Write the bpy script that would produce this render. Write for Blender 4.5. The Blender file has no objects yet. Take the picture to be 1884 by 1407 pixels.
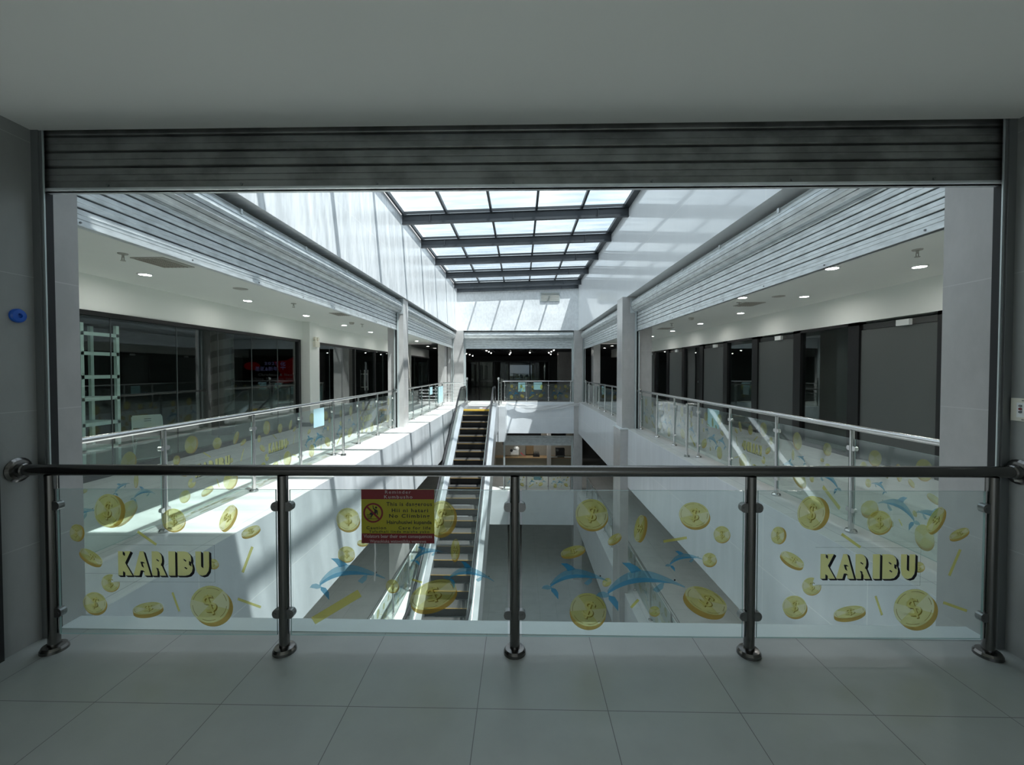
import bpy, bmesh, math, random
from mathutils import Vector, Matrix
random.seed(7)
R = math.radians
sc = bpy.context.scene
col = sc.collection

# ------------------------------------------------------------------ camera
F_PX, W_PX = 770.0, 1884.0
cam_d = bpy.data.cameras.new('camera')
cam_d.sensor_width = 36.0
cam_d.lens = F_PX / W_PX * 36.0
cam_d.shift_y = -6.0 / W_PX
cam_d.clip_start = 0.02
cam = bpy.data.objects.new('camera', cam_d)
col.objects.link(cam)
cam.location = (0, 0, 1.70)
cam.rotation_euler = (R(90 - 1.2), 0, math.atan(16 / 770))
sc.camera = cam

# ------------------------------------------------------------------ sky, sun, hall fill lamps, exposure
SKY, SUN, HALL = 0.60, 5.0, 4.2
sc.view_settings.view_transform = 'Standard'
sc.view_settings.look = 'None'
sc.view_settings.gamma = 1.0
sc.view_settings.use_curve_mapping = False
sc.view_settings.exposure = 1.62
world = bpy.data.worlds.new('sky')
sc.world = world
world.use_nodes = True
wn, wl = world.node_tree.nodes, world.node_tree.links
bg = wn['Background']
tc = wn.new('ShaderNodeTexCoord')
wno = wn.new('ShaderNodeTexNoise')
wno.inputs['Scale'].default_value = 3.0
wno.inputs['Detail'].default_value = 5.0
wr = wn.new('ShaderNodeValToRGB')
wr.color_ramp.elements[0].position = 0.42
wr.color_ramp.elements[0].color = (0.42, 0.56, 0.70, 1)
wr.color_ramp.elements[1].position = 0.62
wr.color_ramp.elements[1].color = (0.70, 0.77, 0.79, 1)
wl.new(tc.outputs['Generated'], wno.inputs['Vector'])
wl.new(wno.outputs['Fac'], wr.inputs['Fac'])
wl.new(wr.outputs['Color'], bg.inputs['Color'])
bg.inputs['Strength'].default_value = SKY
sun_d = bpy.data.lights.new('sun', 'SUN')
sun_d.energy = SUN
sun_d.angle = R(0.6)
sun_d.color = (1.0, 0.97, 0.92)
sun = bpy.data.objects.new('sun', sun_d)
col.objects.link(sun)
sun.location = (6, -5, 20)
sun.rotation_euler = Vector((-0.31, 0.25, -1.0)).to_track_quat('-Z', 'Y').to_euler()
# unseen fill lamps added behind the viewer to light the hall
for hx in (-1.9, 0.0, 1.9):
    for hy in (-1.2, -3.4):
        hl_d = bpy.data.lights.new('hall_fill_lamp', 'AREA')
        hl_d.shape = 'DISK'
        hl_d.size = .30
        hl_d.spread = R(100)
        hl_d.energy = HALL
        hl_d.color = (1.0, 1.0, 0.95)
        hl = bpy.data.objects.new('hall_fill_lamp', hl_d)
        col.objects.link(hl)
        hl.location = (hx, hy, 3.17)
sc.cycles.transparent_max_bounces = 40
sc.cycles.max_bounces = 14
sc.cycles.diffuse_bounces = 10
sc.cycles.glossy_bounces = 6
sc.cycles.sample_clamp_indirect = 12.0
sc.cycles.caustics_reflective = False
sc.cycles.caustics_refractive = False

# ------------------------------------------------------------------ materials
def new_mat(name):
    m = bpy.data.materials.new(name)
    m.use_nodes = True
    nt = m.node_tree
    return m, nt, nt.nodes, nt.links, nt.nodes['Principled BSDF']

def N(nt, kind, **kw):
    n = nt.nodes.new(kind)
    for k, v in kw.items():
        setattr(n, k, v)
    return n

def math_n(nt, op, a, b=None):
    n = nt.nodes.new('ShaderNodeMath'); n.operation = op
    for i, v in enumerate((a, b)):
        if v is None: continue
        if isinstance(v, (int, float)): n.inputs[i].default_value = v
        else: nt.links.new(v, n.inputs[i])
    return n.outputs[0]

def plain(name, colr, rough=0.5, metal=0.0, spec=0.5, noise=0.0, nscale=8.0, emit=None, estr=0):
    m, nt, n, l, b = new_mat(name)
    b.inputs['Base Color'].default_value = (*colr, 1)
    b.inputs['Roughness'].default_value = rough
    b.inputs['Metallic'].default_value = metal
    b.inputs['Specular IOR Level'].default_value = spec
    if noise:
        t = N(nt, 'ShaderNodeTexCoord'); no = N(nt, 'ShaderNodeTexNoise')
        no.inputs['Scale'].default_value = nscale; no.inputs['Detail'].default_value = 6
        l.new(t.outputs['Object'], no.inputs['Vector'])
        mx = N(nt, 'ShaderNodeMixRGB'); mx.blend_type = 'MIX'
        mx.inputs[1].default_value = (*[c * (1 - noise) for c in colr], 1)
        mx.inputs[2].default_value = (*[min(1, c * (1 + noise)) for c in colr], 1)
        l.new(no.outputs['Fac'], mx.inputs[0]); l.new(mx.outputs[0], b.inputs['Base Color'])
    if emit:
        b.inputs['Emission Color'].default_value = (*emit, 1)
        b.inputs['Emission Strength'].default_value = estr
    return m

def panelled(name, colr, seam, rough, axes, sizes, offs, width=0.006, vein_mottle=0.05, vscale=(1, 1, 1), vdetail=6, spec=0.5, rnoise=0.0):
    """stone, tile or board cladding: a seam grid over two world axes plus faint veins, on one wall painted light mottling"""
    m, nt, n, l, b = new_mat(name)
    g = N(nt, 'ShaderNodeNewGeometry'); sp = N(nt, 'ShaderNodeSeparateXYZ')
    l.new(g.outputs['Position'], sp.inputs[0])
    mask = None
    for ax, s, o in zip(axes, sizes, offs):
        p = math_n(nt, 'ADD', sp.outputs['XYZ'.index(ax)], 100 * s - o)
        d = math_n(nt, 'PINGPONG', p, s / 2)
        k = math_n(nt, 'LESS_THAN', d, width / 2)
        mask = k if mask is None else math_n(nt, 'MAXIMUM', mask, k)
    mp = N(nt, 'ShaderNodeMapping'); mp.inputs['Scale'].default_value = vscale
    l.new(g.outputs['Position'], mp.inputs[0])
    no = N(nt, 'ShaderNodeTexNoise'); no.inputs['Scale'].default_value = 2.2; no.inputs['Detail'].default_value = vdetail
    no.inputs['Roughness'].default_value = 0.62
    l.new(mp.outputs[0], no.inputs['Vector'])
    rp = N(nt, 'ShaderNodeValToRGB')
    rp.color_ramp.elements[0].position = 0.36; rp.color_ramp.elements[1].position = 0.64
    rp.color_ramp.elements[0].color = (*[c * (1 - vein_mottle) for c in colr], 1)
    rp.color_ramp.elements[1].color = (*[min(1, c * (1 + vein_mottle)) for c in colr], 1)
    l.new(no.outputs['Fac'], rp.inputs[0])
    mx = N(nt, 'ShaderNodeMixRGB'); mx.inputs[2].default_value = (*seam, 1)
    l.new(mask, mx.inputs[0]); l.new(rp.outputs[0], mx.inputs[1])
    l.new(mx.outputs[0], b.inputs['Base Color'])
    b.inputs['Roughness'].default_value = rough
    b.inputs['Specular IOR Level'].default_value = spec
    return m

def thin_glass(name, tint, haze=0.0, hcol=(.8, .85, .83), refl=1.0, rough=0.0, streak=None):
    """sheet glass: clear, tinted and dusty in proportion, with a mirror sheen that grows towards grazing angles"""
    m, nt, n, l, b = new_mat(name)
    n.remove(b)
    out = n['Material Output']
    tr = N(nt, 'ShaderNodeBsdfTransparent'); tr.inputs[0].default_value = (*tint, 1)
    body = tr.outputs[0]
    if haze:
        df = N(nt, 'ShaderNodeBsdfDiffuse'); df.inputs[0].default_value = (*hcol, 1)
        tl = N(nt, 'ShaderNodeBsdfTranslucent'); tl.inputs[0].default_value = (*hcol, 1)
        a = N(nt, 'ShaderNodeMixShader'); a.inputs[0].default_value = .5
        l.new(df.outputs[0], a.inputs[1]); l.new(tl.outputs[0], a.inputs[2])
        h = N(nt, 'ShaderNodeMixShader'); h.inputs[0].default_value = haze
        l.new(body, h.inputs[1]); l.new(a.outputs[0], h.inputs[2]); body = h.outputs[0]
        if streak:
            g = N(nt, 'ShaderNodeNewGeometry'); mp = N(nt, 'ShaderNodeMapping'); mp.inputs['Scale'].default_value = streak
            l.new(g.outputs['Position'], mp.inputs[0])
            no = N(nt, 'ShaderNodeTexNoise'); no.inputs['Scale'].default_value = 1.6; no.inputs['Detail'].default_value = 6
            l.new(mp.outputs[0], no.inputs['Vector'])
            mr = N(nt, 'ShaderNodeMapRange'); mr.inputs['From Min'].default_value = .35; mr.inputs['From Max'].default_value = .7
            mr.inputs['To Min'].default_value = haze * .5; mr.inputs['To Max'].default_value = haze * 1.8
            l.new(no.outputs['Fac'], mr.inputs['Value']); l.new(mr.outputs[0], h.inputs[0])
    gl = N(nt, 'ShaderNodeBsdfGlossy'); gl.inputs['Roughness'].default_value = rough
    lw = N(nt, 'ShaderNodeLayerWeight'); lw.inputs[0].default_value = .5
    p = math_n(nt, 'POWER', lw.outputs['Facing'], 5.0)
    p = math_n(nt, 'MULTIPLY', p, 0.96)
    p = math_n(nt, 'ADD', p, 0.04)
    p = math_n(nt, 'MULTIPLY', p, refl)
    mx = N(nt, 'ShaderNodeMixShader')
    l.new(p, mx.inputs[0]); l.new(body, mx.inputs[1]); l.new(gl.outputs[0], mx.inputs[2])
    l.new(mx.outputs[0], out.inputs['Surface'])
    return m

def film(name, colr, tint, dens):
    """ink printed on clear film: part colour filter, part body colour"""
    m, nt, n, l, b = new_mat(name)
    n.remove(b)
    out = n['Material Output']
    tr = N(nt, 'ShaderNodeBsdfTransparent'); tr.inputs[0].default_value = (*tint, 1)
    df = N(nt, 'ShaderNodeBsdfDiffuse'); df.inputs[0].default_value = (*colr, 1)
    tl = N(nt, 'ShaderNodeBsdfTranslucent'); tl.inputs[0].default_value = (*colr, 1)
    a = N(nt, 'ShaderNodeMixShader'); a.inputs[0].default_value = .6
    l.new(df.outputs[0], a.inputs[1]); l.new(tl.outputs[0], a.inputs[2])
    mx = N(nt, 'ShaderNodeMixShader'); mx.inputs[0].default_value = dens
    l.new(tr.outputs[0], mx.inputs[1]); l.new(a.outputs[0], mx.inputs[2])
    l.new(mx.outputs[0], out.inputs['Surface'])
    return m

def galvanised(name, base, streak=(1.2, 1.2, 9), dirt=0.25):
    m, nt, n, l, b = new_mat(name)
    g = N(nt, 'ShaderNodeNewGeometry')
    mp = N(nt, 'ShaderNodeMapping'); mp.inputs['Scale'].default_value = streak
    l.new(g.outputs['Position'], mp.inputs[0])
    no = N(nt, 'ShaderNodeTexNoise'); no.inputs['Scale'].default_value = 2.6; no.inputs['Detail'].default_value = 7
    l.new(mp.outputs[0], no.inputs['Vector'])
    rp = N(nt, 'ShaderNodeValToRGB')
    rp.color_ramp.elements[0].position = .34; rp.color_ramp.elements[1].position = .62
    rp.color_ramp.elements[0].color = (*[c * (1 - dirt) for c in base], 1)
    rp.color_ramp.elements[1].color = (*base, 1)
    l.new(no.outputs['Fac'], rp.inputs[0]); l.new(rp.outputs[0], b.inputs['Base Color'])
    vo = N(nt, 'ShaderNodeTexVoronoi'); vo.inputs['Scale'].default_value = 16
    l.new(g.outputs['Position'], vo.inputs['Vector'])
    rr = N(nt, 'ShaderNodeMapRange'); rr.inputs['To Min'].default_value = .28; rr.inputs['To Max'].default_value = .5
    l.new(vo.outputs['Color'], rr.inputs['Value']); l.new(rr.outputs[0], b.inputs['Roughness'])
    b.inputs['Metallic'].default_value = .55
    return m

M = {}
M['hall_tile'] = panelled('hall_tile', (.33, .35, .335), (.13, .13, .13), .38, 'XY', (.655, .655), (-.218, 2.066), .004, .05)
M['mall_tile'] = panelled('mall_tile', (.70, .70, .68), (.40, .40, .39), .22, 'XY', (.8, .8), (0.1, .2), .006, .06)
M['shaded_tile'] = panelled('shaded_tile', (.17, .17, .17), (.12, .12, .12), .12, 'XY', (.8, .8), (0.1, .2), .006, .05)  # darker copy of the floor tile: lack of sunlight put into its colour
M['lower_tile'] = panelled('lower_tile', (.66, .67, .66), (.40, .40, .40), .22, 'XY', (.8, .8), (0.1, .2), .006, .05)
M['white_panel'] = panelled('white_panel', (.84, .86, .88), (.93, .94, .94), .2, 'YZ', (2.43, 1.62), (.55, .0), .012, .10, (1, 5.5, .9), 3)  # mottling of reflected light is painted in through the strong vein colour
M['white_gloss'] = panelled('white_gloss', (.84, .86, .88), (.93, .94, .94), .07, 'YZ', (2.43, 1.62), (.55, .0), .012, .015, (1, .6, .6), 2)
M['white_panel_far'] = panelled('white_panel_far', (.84, .86, .88), (.93, .94, .94), .2, 'XZ', (1.7, 1.62), (.55, .0), .012, .07, (5, 1, 3), 3)
M['fascia'] = panelled('fascia', (.74, .77, .80), (.90, .91, .91), .2, 'YZ', (1.62, .85), (.55, .0), .010, .04, (1, 2.2, .3))
M['fascia_far'] = panelled('fascia_far', (.74, .77, .80), (.84, .85, .86), .2, 'XZ', (2.2, .85), (.5, .0), .008, .03)
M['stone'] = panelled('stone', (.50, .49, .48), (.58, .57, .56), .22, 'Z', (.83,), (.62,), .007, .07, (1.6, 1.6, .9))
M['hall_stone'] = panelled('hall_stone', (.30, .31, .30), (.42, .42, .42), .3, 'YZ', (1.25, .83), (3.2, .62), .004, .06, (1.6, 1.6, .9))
M['trim_stone'] = plain('trim_stone', (.72, .76, .77), .3, noise=.05)
M['paint'] = plain('paint', (.80, .82, .78), .75, noise=.02, nscale=2)
M['hall_paint'] = plain('hall_paint', (.82, .83, .80), .85, noise=.02, nscale=2)
M['shaded_paint'] = plain('shaded_paint', (.11, .115, .115), .8)  # missing light of the far hall put into the colour
M['black_frame'] = plain('black_frame', (.008, .008, .009), .35)
M['unlit_wall'] = plain('unlit_wall', (.018, .019, .02), .8)  # unlit interiors: their shade is put into a near-black colour
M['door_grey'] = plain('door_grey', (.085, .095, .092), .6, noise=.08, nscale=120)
M['skirting'] = plain('skirting', (.10, .11, .115), .4)
M['steel'] = plain('steel', (.60, .60, .59), .22, 1.0)
M['dark_steel'] = plain('dark_steel', (.17, .165, .16), .2, 1.0)
M['clamp_steel'] = plain('clamp_steel', (.22, .22, .22), .3, .9)
M['brushed'] = plain('brushed', (.72, .74, .76), .32, .9, noise=.06, nscale=30)
M['zinc'] = galvanised('zinc', (.80, .84, .85), (2.2, 2.2, 7), .22)
M['zinc_dark'] = galvanised('zinc_dark', (.30, .31, .30), (1.6, 3, 2.4), .45)
M['guide'] = plain('guide', (.20, .21, .21), .45, .6)
M['guide_slot'] = plain('guide_slot', (.012, .013, .014), .6)
M['guide_zinc'] = plain('guide_zinc', (.60, .66, .66), .4, .5)
M['beam_paint'] = plain('beam_paint', (.035, .042, .05), .45)
M['rubber'] = plain('rubber', (.02, .02, .022), .35)
M['yellow'] = plain('yellow', (.62, .40, .06), .45)
M['nosing'] = plain('nosing', (.34, .20, .03), .5)
M['step_dark'] = plain('step_dark', (.085, .082, .08), .45, .3)
M['riser'] = plain('riser', (.012, .012, .013), .5, .2)
M['glass'] = thin_glass('glass', (.90, .955, .94), .03, refl=1.3)
M['film_glass'] = thin_glass('film_glass', (.92, .96, .95), .04, (.75, .85, .83))
M['glass_edge'] = plain('glass_edge', (.30, .42, .40), .2)
M['shop_glass'] = thin_glass('shop_glass', (.82, .88, .86), 0.0, refl=1.6)
M['sky_glass'] = thin_glass('sky_glass', (.86, .90, .92), .17, (.86, .9, .92), streak=(.5, 2.6, 1))
M['gold_face'] = film('gold_face', (.66, .60, .17), (.95, .90, .50), .36)
M['gold_light'] = film('gold_light', (.78, .72, .36), (.97, .94, .66), .34)
M['gold_edge'] = film('gold_edge', (.42, .27, .06), (.85, .66, .25), .62)
M['gold_line'] = film('gold_line', (.20, .14, .03), (.6, .5, .2), .55)
M['confetti'] = film('confetti', (.66, .58, .14), (.96, .90, .40), .36)
M['letter_gold'] = film('letter_gold', (.86, .77, .28), (.97, .92, .52), .50)
M['letter_black'] = plain('letter_black', (.006, .006, .01), .5)
M['dolphin_dark'] = film('dolphin_dark', (.04, .28, .50), (.40, .74, .96), .50)
M['dolphin_light'] = film('dolphin_light', (.10, .33, .50), (.60, .85, .97), .34)
M['ghost_line'] = film('ghost_line', (.35, .38, .33), (.75, .78, .72), .3)
M['sign_red'] = plain('sign_red', (.17, .006, .010), .45)
M['sign_yellow'] = plain('sign_yellow', (.34, .31, .008), .45)
M['sign_black'] = plain('sign_black', (.006, .006, .006), .5)
M['sign_white'] = plain('sign_white', (.42, .36, .36), .5)
M['white_plastic'] = plain('white_plastic', (.78, .80, .79), .4)
M['rack_white'] = plain('rack_white', (.82, .90, .88), .45)
M['sheet_blue'] = plain('sheet_blue', (.50, .74, .80), .55)
M['blue_plastic'] = plain('blue_plastic', (.012, .10, .48), .35)
M['lamp_on'] = plain('lamp_on', (1, 1, 1), .4, emit=(1, 1, .97), estr=42)
M['lamp_dim'] = plain('lamp_dim', (1, 1, 1), .4, emit=(1, 1, .97), estr=6)
M['lamp_rim'] = plain('lamp_rim', (.75, .76, .75), .4)
M['vent_grey'] = plain('vent_grey', (.42, .41, .37), .5)
M['net_white'] = film('net_white', (.90, .90, .90), (.95, .95, .95), .88)
M['cream'] = plain('cream', (.72, .70, .60), .5)
M['wood'] = plain('wood', (.25, .17, .09), .5, noise=.2)
M['kiosk_tile'] = plain('kiosk_tile', (.36, .34, .29), .5, noise=.1)
M['kiosk_post'] = plain('kiosk_post', (.20, .18, .13), .5)
M['red_cloth'] = plain('red_cloth', (.28, .02, .03), .8)
M['violet'] = plain('violet', (.25, .25, .55), .4)
M['screen_black'] = plain('screen_black', (.004, .004, .004), .3)
M['screen_red'] = plain('screen_red', (.02, 0, 0), .4, emit=(.55, .004, .008), estr=.012)
M['screen_blue'] = plain('screen_blue', (.02, .02, .03), .4, emit=(.35, .33, .75), estr=.02)
M['screen_grey'] = plain('screen_grey', (.02, .02, .02), .4, emit=(.6, .6, .62), estr=.010)
M['pillar_light'] = plain('pillar_light', (.13, .125, .12), .5)
M['pillar_dark'] = plain('pillar_dark', (.03, .028, .026), .5)

# ------------------------------------------------------------------ mesh helpers
def V(*a): return Vector(a)

class MB:
    def __init__(s):
        s.v, s.f, s.m, s.s = [], [], [], []
    def face(s, pts, m=0, sm=False):
        i = len(s.v); s.v += [tuple(p) for p in pts]
        s.f.append(tuple(range(i, i + len(pts)))); s.m.append(m); s.s.append(sm)
    def grid(s, rows, m=0, sm=True, wrap=False):
        i = len(s.v); w = len(rows[0])
        for r in rows: s.v += [tuple(p) for p in r]
        for a in range(len(rows) - 1):
            for b in range(w if wrap else w - 1):
                c = (b + 1) % w
                s.f.append((i + a * w + b, i + a * w + c, i + (a + 1) * w + c, i + (a + 1) * w + b)); s.m.append(m); s.s.append(sm)
    def box(s, x0, x1, y0, y1, z0, z1, m=0, top=None, bottom=None, xm=None):
        c = [V(x, y, z) for z in (z0, z1) for y in (y0, y1) for x in (x0, x1)]
        i = len(s.v); s.v += [tuple(p) for p in c]
        q = [((0, 2, 3, 1), m if bottom is None else bottom), ((4, 5, 7, 6), m if top is None else top),
             ((0, 1, 5, 4), m), ((2, 6, 7, 3), m), ((0, 4, 6, 2), m if xm is None else xm), ((1, 3, 7, 5), m if xm is None else xm)]
        for f, k in q:
            s.f.append(tuple(i + a for a in f)); s.m.append(k); s.s.append(False)
        return s
    def obox(s, c, u, v, w, m=0, edge=None):
        """box from centre and three half-extent vectors; faces other than +-v take the edge material"""
        c = Vector(c); u, v, w = Vector(u), Vector(v), Vector(w)
        p = [c + a * u + b * v + d * w for d in (-1, 1) for b in (-1, 1) for a in (-1, 1)]
        i = len(s.v); s.v += [tuple(q) for q in p]
        e = m if edge is None else edge
        for f, k in [((0, 2, 3, 1), e), ((4, 5, 7, 6), e), ((0, 1, 5, 4), m), ((2, 6, 7, 3), m), ((0, 4, 6, 2), e), ((1, 3, 7, 5), e)]:
            s.f.append(tuple(i + a for a in f)); s.m.append(k); s.s.append(False)
        return s
    def cyl(s, p0, p1, r, seg=14, m=0, r1=None, caps=True):
        p0, p1 = Vector(p0), Vector(p1); d = (p1 - p0).normalized()
        u = d.orthogonal().normalized(); w = d.cross(u); r1 = r if r1 is None else r1
        ring = lambda p, rr: [p + (u * math.cos(2 * math.pi * k / seg) + w * math.sin(2 * math.pi * k / seg)) * rr for k in range(seg)]
        a, b = ring(p0, r), ring(p1, r1)
        s.grid([a, b], m, True, True)
        if caps:
            s.face(a[::-1], m); s.face(b, m)
        return s
    def lathe(s, o, ax, prof, seg=20, m=0):
        o, ax = Vector(o), Vector(ax).normalized(); u = ax.orthogonal().normalized(); w = ax.cross(u)
        for (r0, h0), (r1, h1) in zip(prof, prof[1:]):
            ring = lambda r, h: [o + ax * h + (u * math.cos(2 * math.pi * k / seg) + w * math.sin(2 * math.pi * k / seg)) * max(r, 1e-4) for k in range(seg)]
            s.grid([ring(r0, h0), ring(r1, h1)], m, True, True)
        return s
    def tube(s, pts, r, seg=10, m=0, closed=False):
        pts = [Vector(p) for p in pts]; n = len(pts); rows = []; u = None
        for i, p in enumerate(pts):
            a = pts[(i - 1) % n] if closed else pts[max(i - 1, 0)]
            b = pts[(i + 1) % n] if closed else pts[min(i + 1, n - 1)]
            d = (b - a).normalized()
            if u is None: u = d.orthogonal().normalized()
            u = (u - d * u.dot(d)).normalized(); w = d.cross(u)
            rows.append([p + (u * math.cos(2 * math.pi * k / seg) + w * math.sin(2 * math.pi * k / seg)) * r for k in range(seg)])
        if closed: rows.append(rows[0])
        s.grid(rows, m, True, True)
        if not closed:
            s.face(rows[0][::-1], m); s.face(rows[-1], m)
        return s
    def extrude(s, poly, vec, m=0, side=None):
        """closed polygon of 3D points swept along vec"""
        vec = Vector(vec); a = [Vector(p) for p in poly]; b = [p + vec for p in a]
        s.face(a[::-1], m); s.face(b, m); n = len(a)
        for i in range(n):
            s.face([a[i], a[(i + 1) % n], b[(i + 1) % n], b[i]], m if side is None else side)
        return s
    def build(s, name, mats, parent=None, root=(0, 0, 0), flip=True):
        me = bpy.data.meshes.new(name)
        r = Vector(root)
        me.from_pydata([tuple(Vector(p) - r) for p in s.v], [], s.f)
        for k in (mats if isinstance(mats, (list, tuple)) else [mats]):
            me.materials.append(M[k] if isinstance(k, str) else k)
        me.polygons.foreach_set('material_index', s.m)
        me.polygons.foreach_set('use_smooth', s.s)
        if flip:
            bm = bmesh.new(); bm.from_mesh(me)
            bmesh.ops.recalc_face_normals(bm, faces=bm.faces); bm.to_mesh(me); bm.free()
        me.update()
        o = bpy.data.objects.new(name, me); col.objects.link(o)
        if parent is not None: o.parent = parent
        else: o.location = r
        return o

def tag(o, label, cat, group=None, kind=None):
    o['label'] = label; o['category'] = cat
    if group: o['group'] = group
    if kind: o['kind'] = kind
    return o

class Thing:
    """an Empty at the base of a thing; parts are given in world coordinates"""
    def __init__(s, name, label, cat, loc=(0, 0, 0), group=None, kind=None):
        s.loc = Vector(loc)
        s.o = bpy.data.objects.new(name, None); s.o.empty_display_size = .1
        col.objects.link(s.o); s.o.location = s.loc
        tag(s.o, label, cat, group, kind)
    def part(s, mb, name, mats, parent=None, label=None):
        p = mb.build(name, mats, parent or s.o, s.loc)
        if label: p['label'] = label
        return p

def copy_tree(o, parent=None, move=None):
    c = o.copy(); col.objects.link(c)
    if parent is not None: c.parent = parent
    if move is not None: c.location = o.location + Vector(move)
    for ch in o.children: copy_tree(ch, c)
    return c

def struct(mb, name, mats, label, cat):
    return tag(mb.build(name, mats), label, cat, kind='structure')

def solid(name, b, mats, label, cat, **kw):
    return struct(MB().box(*b, **kw), name, mats, label, cat)

_dg = None
def text_mesh(txt, space=1.0, bold=0.0):
    cu = bpy.data.curves.new('lettering', 'FONT'); cu.body = txt; cu.space_character = space; cu.offset = bold
    cu.resolution_u = 3
    o = bpy.data.objects.new('lettering', cu); col.objects.link(o)
    dg = bpy.context.evaluated_depsgraph_get()
    me = bpy.data.meshes.new_from_object(o.evaluated_get(dg))
    v = [tuple(p.co) for p in me.vertices]; f = [tuple(p.vertices) for p in me.polygons]
    bpy.data.objects.remove(o); bpy.data.curves.remove(cu); bpy.data.meshes.remove(me)
    return v, f

def put_text(mb, txt, x0, x1, zb, cap, at, m=0, space=1.0, bold=0.012):
    """lay a line of text between x0 and x1 with baseline zb and capital height cap; at(x, z) gives the 3D point"""
    v, f = text_mesh(txt, space, bold)
    xs = [p[0] for p in v]; a, b = min(xs), max(xs)
    k = cap / .70
    i = len(mb.v)
    mb.v += [tuple(at(x0 + (p[0] - a) / (b - a) * (x1 - x0), zb + p[1] * k)) for p in v]
    for q in f:
        mb.f.append(tuple(i + t for t in q)); mb.m.append(m); mb.s.append(False)

# ------------------------------------------------------------------ setting: floors, walls, ceilings
XL, XR = -3.04, 2.95           # hall side walls
EL, ER = -2.99, 3.12           # edges of the void
SL, SR = -6.60, 6.45           # shop fronts
YN, YF = 2.80, 22.6            # near and far edge of the void
ZC, ZB, ZT = 3.17, 3.85, 6.55  # corridor ceiling, beam bottom, top of the light well
ZF = -1.70                     # underside of the floor slab
L1, L2 = -4.83, -9.66          # floors below

solid('floor', (XL - .3, XR + .3, -6, 2.66, -.3, 0), ['hall_tile'], 'grey tiled floor of the dim hall in the foreground', 'floor')
solid('trim_1', (XL - .01, XR + .01, 2.66, YN, -.3, .004), ['trim_stone', 'hall_tile'], 'pale stone kerb along the near edge of the void', 'trim')
solid('wall_near_fascia', (-8, 8, 1.2, YN - .01, ZF, -.3), ['fascia_far'], 'white fascia under the near edge of the void', 'wall')
solid('ceiling', (XL - .3, XR + .3, -6, 2.57, 3.19, 3.5), ['hall_paint'], 'plain painted ceiling of the hall in the foreground', 'ceiling')
# shop-side hall walls: tiled piers, paler at the rim to paint in stronger light
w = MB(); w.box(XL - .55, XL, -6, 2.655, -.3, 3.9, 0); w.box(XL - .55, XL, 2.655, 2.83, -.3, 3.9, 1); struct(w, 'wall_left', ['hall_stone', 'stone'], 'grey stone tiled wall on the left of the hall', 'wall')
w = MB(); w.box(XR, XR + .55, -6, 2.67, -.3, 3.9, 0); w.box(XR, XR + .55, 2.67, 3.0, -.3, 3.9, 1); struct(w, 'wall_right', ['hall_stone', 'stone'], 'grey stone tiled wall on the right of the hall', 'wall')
w = MB(); w.box(XL, XL + .018, 1.1, 2.355, 0, 1.35); struct(w, 'trim_2', ['guide_slot'], 'black door jamb low on the left hall wall', 'trim')
w = MB(); w.box(XL - .3, -2.4, -6.2, -6, 0, 3.5); w.box(2.4, XR + .3, -6.2, -6, 0, 3.5); w.box(-2.4, 2.4, -6.2, -6, 0, .5); w.box(-2.4, 2.4, -6.2, -6, 2.9, 3.5)
struct(w, 'wall_back', ['hall_paint'], 'painted back wall of the hall behind the viewer', 'wall')
solid('wall_above_shutter', (-12, 12, 2.42, 2.57, 3.5, ZT), ['hall_paint'], 'painted wall over the near shutter', 'wall')
solid('wall_light_well_near', (-3.98, 3.86, 2.55, 2.60, 3.45, ZT), ['white_panel_far'], 'white near end wall of the light well', 'wall')
# corridor floors (tile on top, fascia at the side, painted underside)
def slab(name, b, label, side=1, zt=0, tile=0):
    struct(MB().box(*b, m=side, top=tile, bottom=3), name, ['mall_tile', 'fascia', 'fascia_far', 'paint', 'shaded_tile'], label, 'floor')
slab('floor_left', (-11, EL, 2.83, 23.4, ZF, 0), 'pale tiled floor of the left gallery with a white fascia')
slab('floor_right', (ER, 11, 3.0, 23.4, ZF, 0), 'pale tiled floor of the right gallery with a white fascia')
slab('floor_far', (EL, ER, YF, 23.4, ZF, 0), 'pale tiled floor at the far end of the void', 2)
slab('floor_far_hall', (-11, 11, 23.4, 43.2, ZF, 0), 'dark polished floor of the far hall', 2, tile=4)
slab('floor_landing', (EL, -.73, 19.9, YF, ZF, 0), 'sunlit tiled landing at the top of the escalator', 2)
solid('wall_landing_panel', (-1.06, -.715, 19.86, 19.9, ZF, -.02), ['fascia_far'], 'white panel at the end of the escalator landing', 'wall')
# ceilings and solid walls above the galleries
solid('ceiling_left', (-11, -3.98, YN - .22, YF, ZC, ZT), ['paint'], 'white painted ceiling of the left gallery', 'ceiling')
solid('ceiling_right', (3.86, 11, YN - .22, YF, ZC, ZT), ['paint'], 'painted ceiling of the right gallery', 'ceiling')
solid('ceiling_far', (-11, 11, 23.5, 43.2, ZC, ZT), ['shaded_paint'], 'dark ceiling of the far hall', 'ceiling')
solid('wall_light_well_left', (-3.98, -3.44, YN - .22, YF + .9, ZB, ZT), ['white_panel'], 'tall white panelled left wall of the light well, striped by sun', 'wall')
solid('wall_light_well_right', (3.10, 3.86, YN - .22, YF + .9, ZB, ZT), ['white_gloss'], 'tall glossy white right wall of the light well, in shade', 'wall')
solid('wall_light_well_far', (-3.44, 3.10, YF, 23.5, ZB, ZT), ['white_panel_far'], 'white far wall of the light well with slanting shadows', 'wall')
solid('wall_gallery_end_left', (-11, -3.59, 2.6, 2.83, 0, ZC), ['paint'], 'near end wall of the left gallery', 'wall')
solid('wall_gallery_end_right', (3.5, 11, 2.6, 3.0, 0, ZC), ['paint'], 'near end wall of the right gallery', 'wall')

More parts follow.
